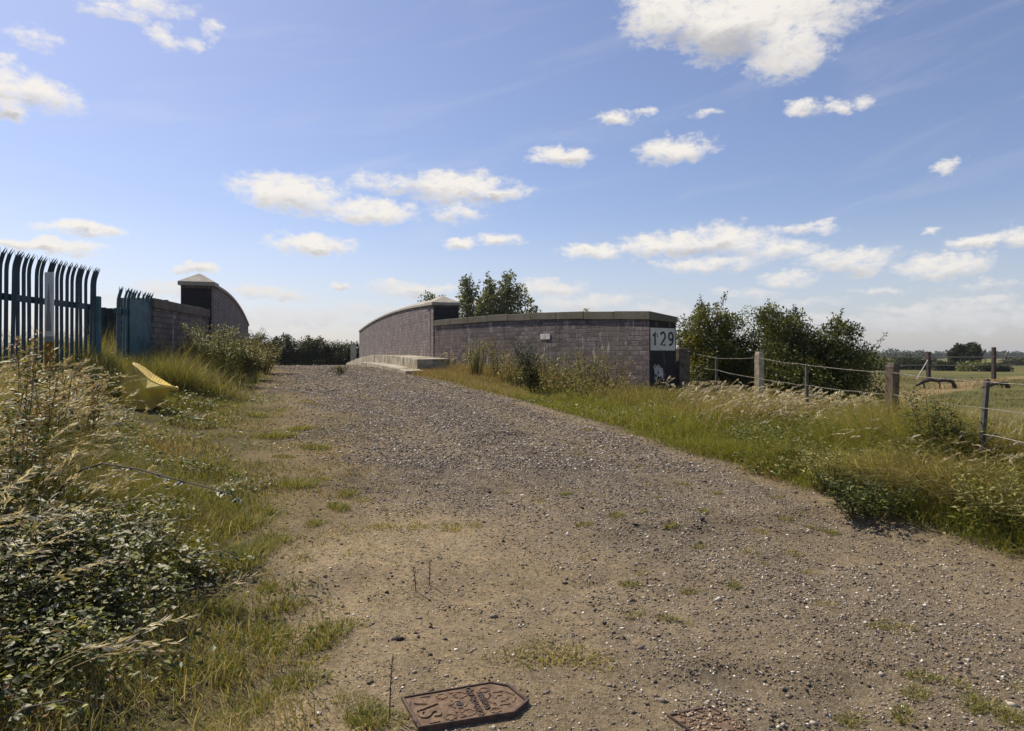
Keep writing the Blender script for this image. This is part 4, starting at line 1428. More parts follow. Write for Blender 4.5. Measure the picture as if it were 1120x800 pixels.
fpost(883, 398, 10.0, .036, M['galv'], 'thin grey steel angle post', angle=True)
fpost(977, 397, 8.0, .118, M['wood'], 'weathered dark wooden post', lean=(.05, 0))
fpost(1081, 415, 6.3, .032, M['galv'], 'thin grey steel angle post', angle=True, lean=(.10, 0))
fpost(1300, 418, 4.4, .12, M['wood'], 'weathered dark wooden post')
def strand(pts, r_=.0045, sag=.02, barbs=True, parent=None, name='wire', mat=None, seg=5):
    mb = MB()
    path = []
    for a, b in zip(pts[:-1], pts[1:]):
        a, b = Vector(a), Vector(b)
        n = 10
        for i in range(n):
            f = i / n
            p = a.lerp(b, f); p.z -= sag * 4 * f * (1 - f); p.z += R.normal(0, .002)
            path.append(p)
    path.append(Vector(pts[-1]))
    mb.tube(path, r_, seg)
    if barbs:
        for a, b in zip(path[:-1], path[1:]):
            for f in (.2, .6):
                p = a.lerp(b, f)
                dv = Vector(tuple(R.normal(size=3))).normalized() * .018
                mb.tube([p - dv, p + dv], .0022, 3)
    return mb.build(name, mat or M['wire'], parent)
Ds = [15.6, 14.0, 12.5, 10.0, 8.0, 6.3, 4.4]
us_ = [752, 784, 830, 883, 977, 1080, 1300]
strand([P3(u, v, D - .07) for u, v, D in zip(us_, [384, 392, 391.5, 399.5, 408, 418, 428], Ds)], sag=.012, parent=wf, r_=.0033)
strand([P3(u, v, D - .07) for u, v, D in zip(us_, [399, 405, 414, 421.5, 432, 447, 470], Ds)], sag=.015, parent=wf, r_=.0033)
strand([P3(u, v, D - .07) for u, v, D in zip(us_[2:], [438, 447.5, 461, 476, 512], Ds[2:])], sag=.02, parent=wf, r_=.005)
strand([P3(756, 413, 15.5), P3(784, 418, 13.9), P3(800, 428, 13.2), P3(816, 437, 12.8)], sag=.0, parent=wf, r_=.0034)
strand([P3(784, 439, 13.95), P3(795, 445, 13.5), P3(806, 449, 13.2)], sag=.01, parent=wf, r_=.005)
strand([P3(975, 487, 7.95), P3(1040, 494, 6.9), P3(1081, 503, 6.2)], sag=.02, parent=wf, r_=.004)

# far field fence with two dark sagging branches hung at its foot
ff = thing('field_fence', 'thin far wire fence with dark posts across the field', 'fence', (0, 0, 0))
DF = 60.0
for u, vt in ((940, 392), (1015.5, 385), (1087, 380), (1165, 378)):
    x, y, zt = P3(u, vt, DF)
    zg = float(ground(x, y)) - .2
    mb = MB(); mb.box((x, y, (zg + zt) / 2), (.27, .27, zt - zg), .2, .9); mb.build('post', M['rustpost'], ff)
for v0 in (390.5, 399.5):
    strand([P3(u, v0, DF - .13) for u in (940, 1015.5, 1087, 1165)], r_=.03, sag=.03, barbs=False, parent=ff)
x, y, z = P3(1014, 394, DF); x2, y2, z2 = P3(1001, 415, DF - 1)
mb = MB(); mb.tube([(x, y - .12, z), (x2, y2, z2 - .2)], .05, 5); mb.build('brace', M['greyplate'], ff)
for (pts, lab) in ((((1002, 422), (1009, 418), (1018, 415.5), (1026, 417), (1034, 415.5), (1042, 418), (1044.5, 424)), 'dark sagging bough lying by the left post of the far fence'),
                   (((1069, 427), (1077, 424), (1086, 420.5), (1094, 419), (1101, 420), (1103.5, 427)), 'dark sagging bough hooked on the rusty post of the far fence')):
    tb = thing('fallen_bough', lab, 'branch', P3(pts[0][0], pts[0][1], 44.5))
    o0 = Vector(P3(pts[0][0], pts[0][1], 44.5))
    pv = [Vector(P3(u, v, 44.5 + .05 * i)) - o0 for i, (u, v) in enumerate(pts)]
    mb = MB(); mb.tube(pv, [.07, .12, .11, .09, .14, .11, .16][:len(pv) - 1] + [.15], 7); mb.build('limb', M['darkstem'], tb, smooth=True)
    for i in (1, 3):
        mb = MB()
        g0 = float(ground(pv[i].x + o0.x, pv[i].y + o0.y)) - o0.z
        mb.tube([pv[i], pv[i] + Vector((.12, 0, -.2)), Vector((pv[i].x + .1, pv[i].y, g0 - .1))], [.07, .05, .05], 5)
        mb.build('twig', M['darkstem'], tb)

# ------------------------------------------------------------------ inspection covers
def cover(label, pts, zc, skirt, marks, text=None, ringmat=None):
    cxy = (np.min(np.array(pts), 0) + np.max(np.array(pts), 0)) / 2
    t = thing('inspection_cover', label, 'cover', (cxy[0], cxy[1], zc))
    loc = [(p[0] - cxy[0], p[1] - cxy[1]) for p in pts]
    mb = MB(); mb.prism([(a * .985, b * .985) for a, b in loc], -skirt, -.006); mb.build('frame', M['rustdark'], t, bevel=.004)
    mb = MB()
    n = len(loc)
    inn = [(a * .945, b * .945) for a, b in loc]
    P = [(a, b, -.006) for a, b in loc] + [(a, b, .006) for a, b in loc] + [(a, b, .006) for a, b in inn] + [(a, b, -.006) for a, b in inn]
    mb.add(P, [(i + r_ * n, (i + 1) % n + r_ * n, (i + 1) % n + ((r_ + 1) % 4) * n, i + ((r_ + 1) % 4) * n) for r_ in range(4) for i in range(n)])
    mb.build('rim', M['rustdark'], t, bevel=.002)
    mb = MB(); mb.prism([(a * .93, b * .93) for a, b in loc], -.008, .000); mb.build('plate', M['rust'], t, bevel=.002)
    return t, cxy
zc = .20
for _i in range(4):
    zc = max(float(ground(-.35, 2.6)), float(ground(0, 2.6)), float(ground(-.1, 2.72))) + .018
def onz(u, v, z):
    D = (EYE - z) / ((v - 390) / F)
    return ((u - 560) / F * D, D)
pts = [onz(*p, zc) for p in ((458, 797), (563, 780), (579, 766.5), (558.5, 750), (538.6, 746.5), (438.5, 763.5))]
c1, cc = cover('rusty iron cover lettered SV standing proud of the gravel', pts, zc, .10, None)
ex = Vector((pts[1][0] - pts[0][0], pts[1][1] - pts[0][1], 0)).normalized()       # along the plate
ey = Vector((-ex.y, ex.x, 0))
def bar(mb, a, b, wd_=.008, h=.0045):
    """raised rib between two plate coordinates (metres along, across)"""
    A = ex * a[0] + ey * a[1]; B = ex * b[0] + ey * b[1]
    m_ = (A + B) / 2; d = B - A
    mb.box((m_.x, m_.y, h / 2 - .001), (d.length, wd_, h), math.atan2(d.y, d.x))
mb = MB()
def hexring(cx_, cy_, r_, skip=()):
    mb = MB()
    for k in range(6):
        if k in skip: continue
        a0, a1 = math.radians(60 * k + 8), math.radians(60 * k + 52)
        bar(mb, (cx_ + r_ * math.cos(a0), cy_ + r_ * math.sin(a0)), (cx_ + r_ * math.cos(a1), cy_ + r_ * math.sin(a1)))
    mb.build('rib', M['rust'], c1)
hexring(.155, .0, .058); hexring(.155, .0, .026, (0, 3))
hexring(.0, -.072, .026); hexring(.0, .075, .026); hexring(-.075, -.085, .022); hexring(-.075, .085, .022)
hexring(.105, -.088, .020); hexring(.105, .088, .020)
hexring(-.022, .0, .030, (0,))
for a_, b_, a2_, b2_ in ((-.04, -.10, -.015, -.092), (.03, -.103, .06, -.097), (-.045, .035, -.045, .06), (-.045, -.06, -.045, -.035), (.03, -.045, .03, -.02), (.03, .02, .03, .045), (-.04, .10, -.012, .104), (.035, .104, .065, .10), (.118, -.05, .118, -.03), (.118, .03, .118, .05), (-.215, -.05, -.205, -.09), (-.215, .05, -.205, .09), (-.16, -.105, -.12, -.102), (-.16, .105, -.12, .102), (-.06, .0, -.06, .018)):
    mb = MB(); bar(mb, (a_, b_), (a2_, b2_)); mb.build('rib', M['rust'], c1)
mb = MB()
mb.tube([(ex * -.018).to_tuple()[:2] + (-.004,), (ex * -.018).to_tuple()[:2] + (.0032,)], [.014, .014], 14)
mb.build('keyhole', M['black'], c1)
up_ = tuple(-ex)           # letters are read from the far right end of the plate
rt_ = tuple(ey)
def letter(txt, a, b, h, name, mat, sp=1.0):
    p = ex * a + ey * b
    glyphs(txt, (p.x, p.y, .002), rt_, up_, h, mat, c1, name, .008, sp, h * .03)
letter('SV', -.105, .0, .088, 'lettering', M['rust'], 1.1)
letter('STANTON AND', .055, .0, .024, 'lettering', M['rustdark'])
letter('STAVELEY', .092, .0, .024, 'lettering', M['rustdark'])

zc2 = .215
pts = [onz(*p, zc2) for p in ((767, 800), (842, 800), (776, 761), (729, 771))]
A0 = Vector((*pts[3], 0)); B0 = Vector((*pts[2], 0))
dirw = (B0 - A0)
dl_ = Vector((pts[1][0] - pts[2][0], pts[1][1] - pts[2][1], 0)).normalized()
pts2 = [tuple((A0 + dl_ * .46)[:2]), tuple((B0 + dl_ * .46)[:2]), tuple(B0[:2]), tuple(A0[:2])]
zc2 = max(float(ground(*p)) for p in pts2) + .004
c2, cc2 = cover('sunken rusty iron cover with chevron treads, half filled with soil', pts2, zc2, .12, None)
mb = MB()
ex, ey = dl_, Vector((dirw.x, dirw.y, 0)).normalized()
ww = dirw.length
for i in range(11):
    for j in range(5):
        if (i * 7 + j * 3) % 6 == 0: continue
        a = -.20 + i * .04; b = -ww * .40 + j * ww * .2
        bar(mb, (a - .008, b - .014), (a + .006, b), .006, .005)
        bar(mb, (a + .006, b), (a - .008, b + .014), .006, .005)
mb.build('tread', M['rustdark'], c2)
mb = MB(); mb.box((ex.x * .02, ex.y * .02, .001), (.05, .02, .004), math.atan2(ex.y, ex.x)); mb.build('keyhole', M['black'], c2)
rg2 = np.random.default_rng(5)
n = 260
a = rg2.uniform(-.22, .22, n); b = rg2.uniform(-ww * .45, ww * .5, n)
k = fbm(a * 9, b * 9, 3) > .48
a, b = a[k], b[k]
V, Fc, C = stones(cc2[0] + ex.x * a + ey.x * b, cc2[1] + ex.y * a + ey.y * b, np.full(len(a), zc2 + .001), rg2.uniform(.004, .011, len(a)), pick(rg2, len(a), [(0.28, 0.2, 0.12), (0.4, 0.33, 0.24)]), rg2)
tag(mesh_np('spilled_soil', V, Fc, M['stone'], None, C), 'crumbs of soil and grit on the sunken cover', 'soil', kind='stuff')

# ------------------------------------------------------------------ plants
def tree(name, label, cat, x, y, z0, blobs, nleaf, lsize, pal, wts, seed, trunk_r=.06, group=None, gloss=False, limbs=True, shoots=0, shell=.55):
    """blobs: (dx,dy,z,rx,rz) clumps of leaves in metres above the foot"""
    r = np.random.default_rng(seed)
    t = thing(name, label, cat, (x, y, z0), 0, group)
    mb = MB()
    C_, Rr = [], []
    for (dx_, dy_, dz_, rx_, rz_) in blobs:
        m = max(7, int(26 * rx_ ** .5 * max(1, rx_) ** .5))
        v = rdir(r, m) * (r.uniform(.15, 1.0, m) ** .5)[:, None]
        for k in range(m):
            C_.append((dx_ + v[k, 0] * rx_, dy_ + v[k, 1] * rx_, dz_ + v[k, 2] * rz_)); Rr.append(rx_ * r.uniform(.26, .50))
    for k in range(shoots):
        b = blobs[r.integers(len(blobs))]
        a = r.uniform(0, 6.28)
        p0 = Vector((b[0] + math.cos(a) * b[3] * .5, b[1] + math.sin(a) * b[3] * .5, b[2] + b[4] * .7))
        L = b[4] * r.uniform(.4, .75)
        dv = Vector((r.normal(0, .35), r.normal(0, .35), 1)).normalized()
        for q in range(5):
            C_.append(tuple(p0 + dv * L * q / 4)); Rr.append(b[3] * .11 * (1.3 - q * .2))
        mb.tube([p0 - dv * L * .5, p0 + dv * L], [.012, .004], 4)
    C_ = np.array(C_); Rr = np.array(Rr)
    if limbs:
        top = C_[:, 2].max()
        fork = Vector((blobs[0][0] * .2, blobs[0][1] * .2, top * .22))
        mb.tube([(0, 0, -.3), fork * .5 + Vector((.02, .01, 0)), fork], [trunk_r * 1.25, trunk_r, trunk_r * .8], 8)
        for (dx_, dy_, dz_, rx_, rz_) in blobs:
            c = Vector((dx_, dy_, dz_)); mid = fork.lerp(c, .5) + Vector((r.normal(0, .05), r.normal(0, .05), .05))
            mb.tube([fork, mid, c], [trunk_r * .6, trunk_r * .42, trunk_r * .22], 6)
        for k in range(0, len(C_), 2):
            c = Vector(C_[k]); j = np.argmin([(Vector(b[:3]) - c).length for b in blobs]); b = Vector(blobs[j][:3])
            st_ = fork.lerp(b, r.uniform(.5, 1))
            mb.tube([st_, st_.lerp(c, .55) + Vector((0, 0, .03)), c], [trunk_r * .18, trunk_r * .12, trunk_r * .05], 4)
    mb.build('trunk', M['bark'], t, smooth=True)
    wt = Rr ** 1.7; wt /= wt.sum()
    k = r.choice(len(C_), nleaf, p=wt)
    dv = rdir(r, nleaf)
    p = C_[k] + dv * (Rr[k] * r.uniform(.1, 1, nleaf) ** shell)[:, None]
    ctr = C_.mean(0)
    od = p - C_[k] + .3 * (p - ctr) / (np.linalg.norm(p - ctr, axis=1, keepdims=True) + 1e-6) * Rr[k][:, None]
    d = od / (np.linalg.norm(od, axis=1, keepdims=True) + 1e-6) + rdir(r, nleaf) * .8
    nrm = rdir(r, nleaf) + np.array([0, 0, .8])
    cl = pick(r, len(C_), pal, wts, .18)[k] * r.uniform(.75, 1.25, (nleaf, 1))
    V, Fc, C = leaves(p, d, nrm, lsize * r.uniform(.7, 1.35, nleaf), lsize * .62 * r.uniform(.7, 1.3, nleaf), cl)
    mesh_np('crown', V, Fc, M['leaf_gloss' if gloss else 'leaf'], t, C)
    return t

HAW = [(0.092, 0.108, 0.025), (0.14, 0.145, 0.032), (0.055, 0.068, 0.018)]
YEL = [(0.17, 0.17, 0.03), (0.23, 0.21, 0.04), (0.11, 0.12, 0.026)]
def gz(x, y): return float(ground(x, y))
def bush(name, label, cat, u, vb, vt, D, pal, wts, seed, hw, nleaf=9000, lsize=.062, group=None, shoots=8, lop=()):
    x = (u - 560) / F * D
    z0 = gz(x, D)
    H = EYE + (390 - vt) / F * D - z0
    r = np.random.default_rng(seed + 900)
    bl = [(0, 0, H * .60, hw * .75, H * .30), (-hw * .4, .1, H * .45, hw * .6, H * .28), (hw * .4, -.1, H * .42, hw * .6, H * .28),
          (hw * .1, .2, H * .20, hw * 1.05, H * .22), (0, -.3, H * .42, hw * .9, H * .3), (-hw * .15, -.2, H * .76, hw * .42, H * .17), (hw * .3, 0, H * .70, hw * .4, H * .16), (-hw * .5, .1, H * .2, hw * .5, H * .2)]
    bl += list(lop)
    return tree(name, label, cat, x, D, z0, bl, nleaf, lsize, pal, wts, seed, trunk_r=.07, group=group, shoots=shoots)
bush('hawthorn_bush', 'yellow-green hawthorn bush directly beside the numbered wall end', 'bush', 780, 450, 322, 17.6, YEL + HAW, [2, 1.2, 2, 1, 1, 1], 1, 1.05, 36000, group='bushes behind the wire fence', shoots=10)
bush('hawthorn_bush', 'tallest dark green hawthorn bush behind the pale concrete post', 'bush', 852, 450, 319, 17.0, HAW, [2, 2, 2], 2, 1.2, 44000, group='bushes behind the wire fence', shoots=12)
bush('hawthorn_bush', 'dark hawthorn bush with spreading side twigs nearest the open field', 'bush', 912, 450, 332, 16.6, HAW, [2, 1.5, 2], 3, 1.1, 40000, group='bushes behind the wire fence', shoots=12, lop=[(.9, -.2, 1.05, .38, .5), (.55, 0, .55, .8, .5)])

# trees beyond the bridge
GT = [(0.15, 0.165, 0.05), (0.20, 0.205, 0.07), (0.10, 0.115, 0.034)]
def fartree(label, u, vt, D, hw, seed, nleaf=9000, ls=.24, base=1.0, narrow=1.0, name='poplar_tree'):
    x = (u - 560) / F * D
    z0 = gz(x, D)
    H = EYE + (390 - vt) / F * D - z0
    r = np.random.default_rng(seed)
    bl = [(0, 0, H * .45, hw, H * .26), (hw * .15, 0, H * .68, hw * .75, H * .2), (-hw * .3, .2, H * .32, hw * .9, H * .2), (hw * .4, -.2, H * .35, hw * .8, H * .2), (0, 0, H * .86, hw * .38, H * .13)]
    return tree(name, label, 'tree', x, D, z0, bl, nleaf, ls, GT, [2, 1.5, 1.5], seed, trunk_r=.16, group='trees behind the right bridge wall', shoots=5)
fartree('pale green tree nearest the pier cap, leftmost of the main clump', 511, 301, 62, 1.75, 41)
fartree('slim pointed tree in the middle of the clump behind the right wall', 536, 299, 60, 1.6, 42)
fartree('broad tree on the right of the clump behind the right wall', 556, 298, 61, 2.1, 43, 11000)
fartree('small low tree peeping over the wall just right of the clump', 581, 325, 64, 1.2, 44, 3000)
fartree('small tree showing over the right coping left of the pier cap', 468, 315, 64, 2.0, 45, 7000)
fartree('sprig-like treetop just above the wall coping', 640, 334, 58, .7, 46, 1200)

# hedge across the end of the track
def hedge():
    D = 56
    r = np.random.default_rng(61)
    x0, x1 = (255 - 560) / F * D, (396 - 560) / F * D
    xm = (x0 + x1) / 2
    z0 = gz(xm, D)
    bl = []
    n = 26
    for i in range(n):
        f = (i + .5) / n
        x = x0 + (x1 - x0) * f
        top = np.interp(f, [0, .2, .4, .6, .75, .88, 1], [364, 366, 367, 369, 373, 376, 376])
        H = EYE + (390 - top - r.uniform(-1, 2.5)) / F * D - z0
        for q in (.25, .55, .8):
            bl.append((x - xm + r.normal(0, .15), r.normal(0, .35), H * q, .62, H * .22))
    t = tree('hedge', 'dark green hedge across the end of the track beyond the bridge', 'hedge', xm, D, z0, bl, 30000, .14, [(0.045, 0.06, 0.018), (0.07, 0.085, 0.024), (0.03, 0.042, 0.014)], [2, 1.2, 2], 62, trunk_r=.08, shoots=16)
hedge()

# far hedgerow bushes, an oak, and the wood on the skyline
r7 = np.random.default_rng(71)
FAR = [(0.038, 0.05, 0.02), (0.055, 0.066, 0.024), (0.028, 0.038, 0.016)]
def hedgerow(u, vt, D, hw, seed, label, pal=FAR, name='field_bush', cat='bush', n=2600, ls=.32, grp='bushes along the far field edge'):
    x = (u - 560) / F * D
    z0 = gz(x, D)
    H = EYE + (390 - vt) / F * D - z0
    bl = [(0, 0, H * .55, hw * .7, H * .38), (-hw * .5, 0, H * .4, hw * .6, H * .36), (hw * .5, 0, H * .4, hw * .6, H * .36)]
    return tree(name, label, cat, x, D, z0, bl, n, ls, pal, None, seed, trunk_r=.2, group=grp, shoots=2)
labs = ['low olive bush just right of the hawthorn at the field edge', 'long dark bush left of the far oak', 'dark bush behind the left far fence post', 'mid green bush under the left side of the oak',
        'bright green bush under the right side of the oak', 'dark rounded bush right of the oak by the rusty post', 'bush on the upper field edge at the right']
for i, (u, vt, D, hw) in enumerate(((957, 392, 100, 2.6), (985, 393, 104, 3.4), (1010, 394, 102, 2.8), (1036, 398, 96, 2.0), (1068, 399, 92, 2.4), (1089, 401, 90, 1.6), (1112, 395, 150, 3.5))):
    hedgerow(u, vt, D, hw, 80 + i, labs[i], GT if i in (0, 4) else FAR)
def oak():
    D = 108; x = (1055 - 560) / F * D; z0 = gz(x, D); H = EYE + (390 - 376.5) / F * D - z0
    bl = [(-1.1, 0, H * .68, 1.1, H * .25), (.9, 0, H * .72, 1.35, H * .26), (-.1, 0, H * .5, 1.7, H * .28), (1.5, .3, H * .42, .9, H * .22), (-1.6, .2, H * .36, .9, H * .22)]
    tree('oak_tree', 'dark round-headed oak standing alone in the far hedge line', 'tree', x, D, z0, bl, 8000, .32, FAR, [2, 1, 2], 95, trunk_r=.25)
oak()
parts = []
nC = 340
az_ = np.concatenate([r7.uniform(math.radians(14), math.radians(50), 230), r7.uniform(math.radians(-50), math.radians(14), 110)])
dist = r7.uniform(520, 760, nC)
for a, D in zip(az_, dist):
    x, y = math.sin(a) * D / max(.6, math.cos(a)) * .8, math.cos(a) * D
    y = D; x = math.tan(a) * D
    H = r7.uniform(4.0, 7.5) * (1.2 if r7.random() < .12 else 1)
    W_ = r7.uniform(5, 10)
    z0 = gz(x, y)
    n = 130
    v = rdir(r7, n) * (r7.uniform(.4, 1, (n, 1)))
    p = np.stack([x + v[:, 0] * W_, y + v[:, 1] * W_ * .6, z0 + H * .5 + v[:, 2] * H * .5], 1)
    parts.append(leaves(p, rdir(r7, n), rdir(r7, n) + np.array([0, -.3, .8]), r7.uniform(1.3, 2.8, n), r7.uniform(1.0, 2.0, n), pick(r7, n, FAR) * r7.uniform(.8, 1.15)))
V, Fc, C = join(parts)
tag(mesh_np('distant_wood', V, Fc, M['leaf'], None, C), 'dark line of woodland along the skyline', 'woodland', kind='stuff')

# weeds: upright leafy stems from a common foot
def weed(name, label, cat, x, y, H, rad, nst, nleaf, ls, pal, seed, lean=(0, 0), wts=None, group=None, z=None, aspect=.45, gloss=False, heads=None, stemw=.005, stemcol='stem'):
    r = np.random.default_rng(seed)
    z0 = gz(x, y) if z is None else z
    t = thing(name, label, cat, (x, y, z0), 0, group)
    mb = MB()
    parts = []
    for k in range(nst):
        a = r.uniform(0, 6.28); q = rad * r.uniform(0, 1) ** .6
        h = H * r.uniform(.55, 1.0)
        b = Vector((math.cos(a) * q * .35, math.sin(a) * q * .35, -.05))
        e = Vector((math.cos(a) * q + lean[0] * h, math.sin(a) * q + lean[1] * h, h))
        m_ = b.lerp(e, .5) + Vector((r.normal(0, .03), r.normal(0, .03), h * .06))
        mb.tube([b, m_, e], [stemw, stemw * .8, stemw * .4], 4, cap=False)
        f = r.uniform(.12, 1.0, nleaf) ** .8
        p = np.array([tuple((b.lerp(m_, ff * 2) if ff < .5 else m_.lerp(e, ff * 2 - 1))) for ff in f])
        aa = r.uniform(0, 6.28, nleaf)
        q2 = r.uniform(0, 1.9, nleaf) * ls * (1.25 - f)
        p = p + np.stack([np.cos(aa) * q2, np.sin(aa) * q2, r.uniform(0, .8, nleaf) * q2], 1)
        d = np.stack([np.cos(aa), np.sin(aa), r.uniform(-.2, .8, nleaf)], 1)
        s_ = ls * r.uniform(.6, 1.25, nleaf) * (1.15 - .55 * f)
        parts.append(leaves(p, d, rdir(r, nleaf) * .5 + np.array([0, 0, 1.0]), s_, s_ * aspect, pick(r, nleaf, pal, wts)))
        if heads:
            n = 26
            ff = r.uniform(.75, 1.02, n)
            p = np.array([tuple(m_.lerp(e, x_ * 2 - 1)) for x_ in ff]) + r.normal(0, ls * .12, (n, 3))
            parts.append(leaves(p, rdir(r, n) + np.array([0, 0, .8]), rdir(r, n), np.full(n, ls * .35), np.full(n, ls * .2), pick(r, n, heads)))
    mb.build('stem', M[stemcol], t)
    V, Fc, C = join(parts)
    mesh_np('foliage', V, Fc, M['leaf_gloss' if gloss else 'leaf'], t, C)
    return t
WG = 'weeds along the foot of the right wing wall'
def wpt(u, D): return ((u - 560) / F * D, D)
PALE = [(0.24, 0.245, 0.065), (0.18, 0.19, 0.05), (0.32, 0.30, 0.11)]
MID = [(0.125, 0.145, 0.036), (0.175, 0.18, 0.045), (0.085, 0.105, 0.028)]
DARK = [(0.035, 0.055, 0.016), (0.055, 0.08, 0.022), (0.022, 0.035, 0.012)]
BR = [(0.26, 0.17, 0.075), (0.33, 0.25, 0.13)]
for (u, D, H, rad, nst, nl, ls, pal, lab, lean, hd) in (
    (520, 18.3, .98, .20, 16, 60, .06, PALE, 'pale feathery yellow-green weed nearest the pavement end', (-.0, 0), None),
    (545, 17.6, 1.05, .22, 9, 40, .07, MID, 'thin mid green weed with brown seed spikes against the wing wall', (-.05, 0), BR),
    (556, 17.0, .72, .28, 10, 30, .08, PALE + BR, 'low straw and green weed at the left of the dark leaning bush', (0, 0), BR),
    (587, 14.6, 1.15, .20, 12, 95, .075, DARK, 'dark green leafy bush leaning left in front of the wing wall', (-.27, 0), None),
    (598, 15.6, 1.15, .22, 8, 50, .065, MID, 'tall mid green weed right behind the dark leaning bush', (-.02, 0), None),
    (620, 15.4, .85, .34, 14, 40, .07, PALE + MID, 'broad yellow-green weed below the small white plate', (0, 0), None),
    (645, 14.9, 1.0, .36, 15, 38, .07, PALE + MID, 'tall yellow-green weed with one high shoot under the lime streaks', (.03, 0), BR),
    (668, 14.6, .85, .3, 13, 36, .07, MID + BR, 'browning weed closest to the numbered end of the wing', (.03, 0), BR),
    (570, 16.3, .6, .4, 14, 34, .07, MID + PALE + BR, 'low tangled weed between the thin weed and the dark leaning bush', (.05, 0), BR),
    (608, 14.9, .62, .42, 15, 34, .07, PALE + BR, 'low straw-yellow weed at the right foot of the dark leaning bush', (.1, 0), BR),
    (632, 14.3, .5, .42, 15, 34, .065, MID + PALE, 'low green weed spilling to the track below the small white plate', (-.1, 0), BR),
    (655, 13.9, .48, .4, 14, 30, .06, PALE + BR, 'low hay-coloured weed nearest the track before the lime streaks', (.05, 0), BR),
    (690, 14.2, .42, .35, 12, 30, .06, PALE + MID, 'low pale weed at the corner of the numbered wall end', (.1, 0), BR)):
    x, y = wpt(u, D)
    weed('wall_weed', lab, 'weed', x, y, H * 1.08, rad * 1.75, int(nst * 1.5), int(nl * 1.1), ls * 1.0, pal, int(u), lean, None, WG, heads=hd, stemw=.007)
# shrub and weeds at the left wall
for (u, D, H, rad, nst, nl, ls, pal, lab) in (
    (236, 14.4, 1.30, .72, 75, 80, .075, MID + PALE + PALE, 'large leafy green shrub growing against the left pier'),
    (260, 16.3, 1.25, .75, 70, 60, .075, MID + PALE + PALE + BR, 'brown-tinged shrub right of the large shrub by the left wall'),
    (216, 13.9, .95, .35, 16, 45, .07, DARK + MID, 'dark small shrub in the shade of the left wing wall'),
    (283, 19.5, 1.0, .8, 60, 50, .08, PALE + PALE + BR, 'straw-coloured weed bank at the far end of the left shrubs')):
    x, y = wpt(u, D)
    weed('wall_shrub', lab, 'shrub', x, y, H, rad, nst, nl, ls, pal, int(u), (0, 0), None, 'shrubs along the left bridge wall', stemw=.008)
# tall docks and nettles at the left, before the palisade
for i, (u, D, H, rad, nst, nl, ls, pal, lab) in enumerate((
    (8, 4.6, 1.45, .20, 7, 42, .085, DARK + MID, 'tallest dark nettle clump at the left edge before the palisade'),
    (30, 5.2, 1.25, .24, 8, 38, .08, DARK + BR, 'dark weed clump with brown seeds below the marker board'),
    (62, 5.8, .95, .25, 9, 34, .08, MID + DARK, 'green weed clump among pale grasses under the gate post'),
    (14, 3.9, .95, .25, 9, 40, .075, DARK + MID, 'shaded leafy weed at the left edge above the bramble'),
    (95, 6.5, .85, .25, 9, 30, .08, MID + BR, 'mid green weed left of the yellow bin'))):
    x, y = wpt(u, D)
    weed('tall_weed', lab, 'weed', x, y, H, rad, nst, nl, ls, pal, 500 + i, (.05, 0), None, 'tall weeds before the blue palisade', heads=BR, stemw=.005)
# plants in the right verge
for i, (u, D, H, rad, nst, nl, ls, pal, lab) in enumerate((
    (1022, 6.6, .92, .30, 18, 50, .07, DARK + MID, 'tall dark leafy weed between the wooden post and steel post'),
    (1050, 6.4, .78, .32, 18, 46, .065, DARK + MID, 'lower dark leafy weed nearest the steel post'),
    (1000, 6.3, .55, .35, 20, 40, .06, MID, 'spreading green weed at the foot of the wooden post'),
    (905, 6.35, .40, .3, 22, 40, .05, PALE, 'pale grey-green weed at the edge of the right verge'),
    (950, 5.55, .36, .45, 34, 44, .055, DARK + MID, 'low dark green nettle patch at the track edge on the right'),
    (1085, 5.1, .5, .4, 26, 40, .06, MID + PALE, 'green weed in the overhanging hay at the right edge'))):
    x, y = wpt(u, D)
    weed('verge_weed', lab, 'weed', x, y, H, rad, nst, nl, ls, pal, 600 + i, (0, 0), None, 'weeds in the right verge', stemw=.004)

# bramble in the left foreground
def bramble():
    r = np.random.default_rng(77)
    x0, y0 = -1.95, 2.9
    z0 = gz(x0, y0)
    t = thing('bramble_bush', 'dark bramble thicket with glinting pale leaves filling the left foreground', 'bush', (x0, y0, z0))
    mb = MB()
    parts = []
    for k in range(235):
        a = r.uniform(0, 6.28)
        b = Vector((r.uniform(-1.0, .15), r.uniform(-.6, 1.5), -.05))
        L = r.uniform(.35, .85)
        h = r.uniform(.3, .80) * (1.0 if b.x < -.2 else .65)
        e = b + Vector((math.cos(a) * L * .6, math.sin(a) * L * .6, h * .62))
        m_ = b.lerp(e, .5) + Vector((0, 0, h * .38))
        mb.tube([b, b.lerp(m_, .5) + Vector((0, 0, .05)), m_, m_.lerp(e, .5) + Vector((0, 0, .03)), e], [.004, .0036, .003, .0025, .0015], 4, cap=False)
        n = 62
        f = r.uniform(.15, 1, n)
        p = np.array([tuple((b.lerp(m_, ff * 2) if ff < .5 else m_.lerp(e, ff * 2 - 1))) for ff in f]) + r.normal(0, .035, (n, 3))
        aa = r.uniform(0, 6.28, n)
        d = np.stack([np.cos(aa), np.sin(aa), r.uniform(-.45, .35, n)], 1)
        L_ = r.uniform(.016, .052, n)
        parts.append(leaves(p, d, rdir(r, n) * .55 + np.array([0, 0, 1.0]), L_, L_ * .62, pick(r, n, [(0.075, 0.092, 0.021), (0.125, 0.14, 0.031), (0.036, 0.045, 0.012), (0.40, 0.38, 0.27), (0.26, 0.26, 0.055), (0.18, 0.115, 0.05)], [4, 4, 3, 1.5, 2.0, .9])))  # palest tones carry painted leaf glints as well as pale undersides
    mb.build('cane', M['darkstem'], t)
    V, Fc, C = join(parts)
    mesh_np('foliage', V, Fc, M['leaf_gloss'], t, C)
bramble()
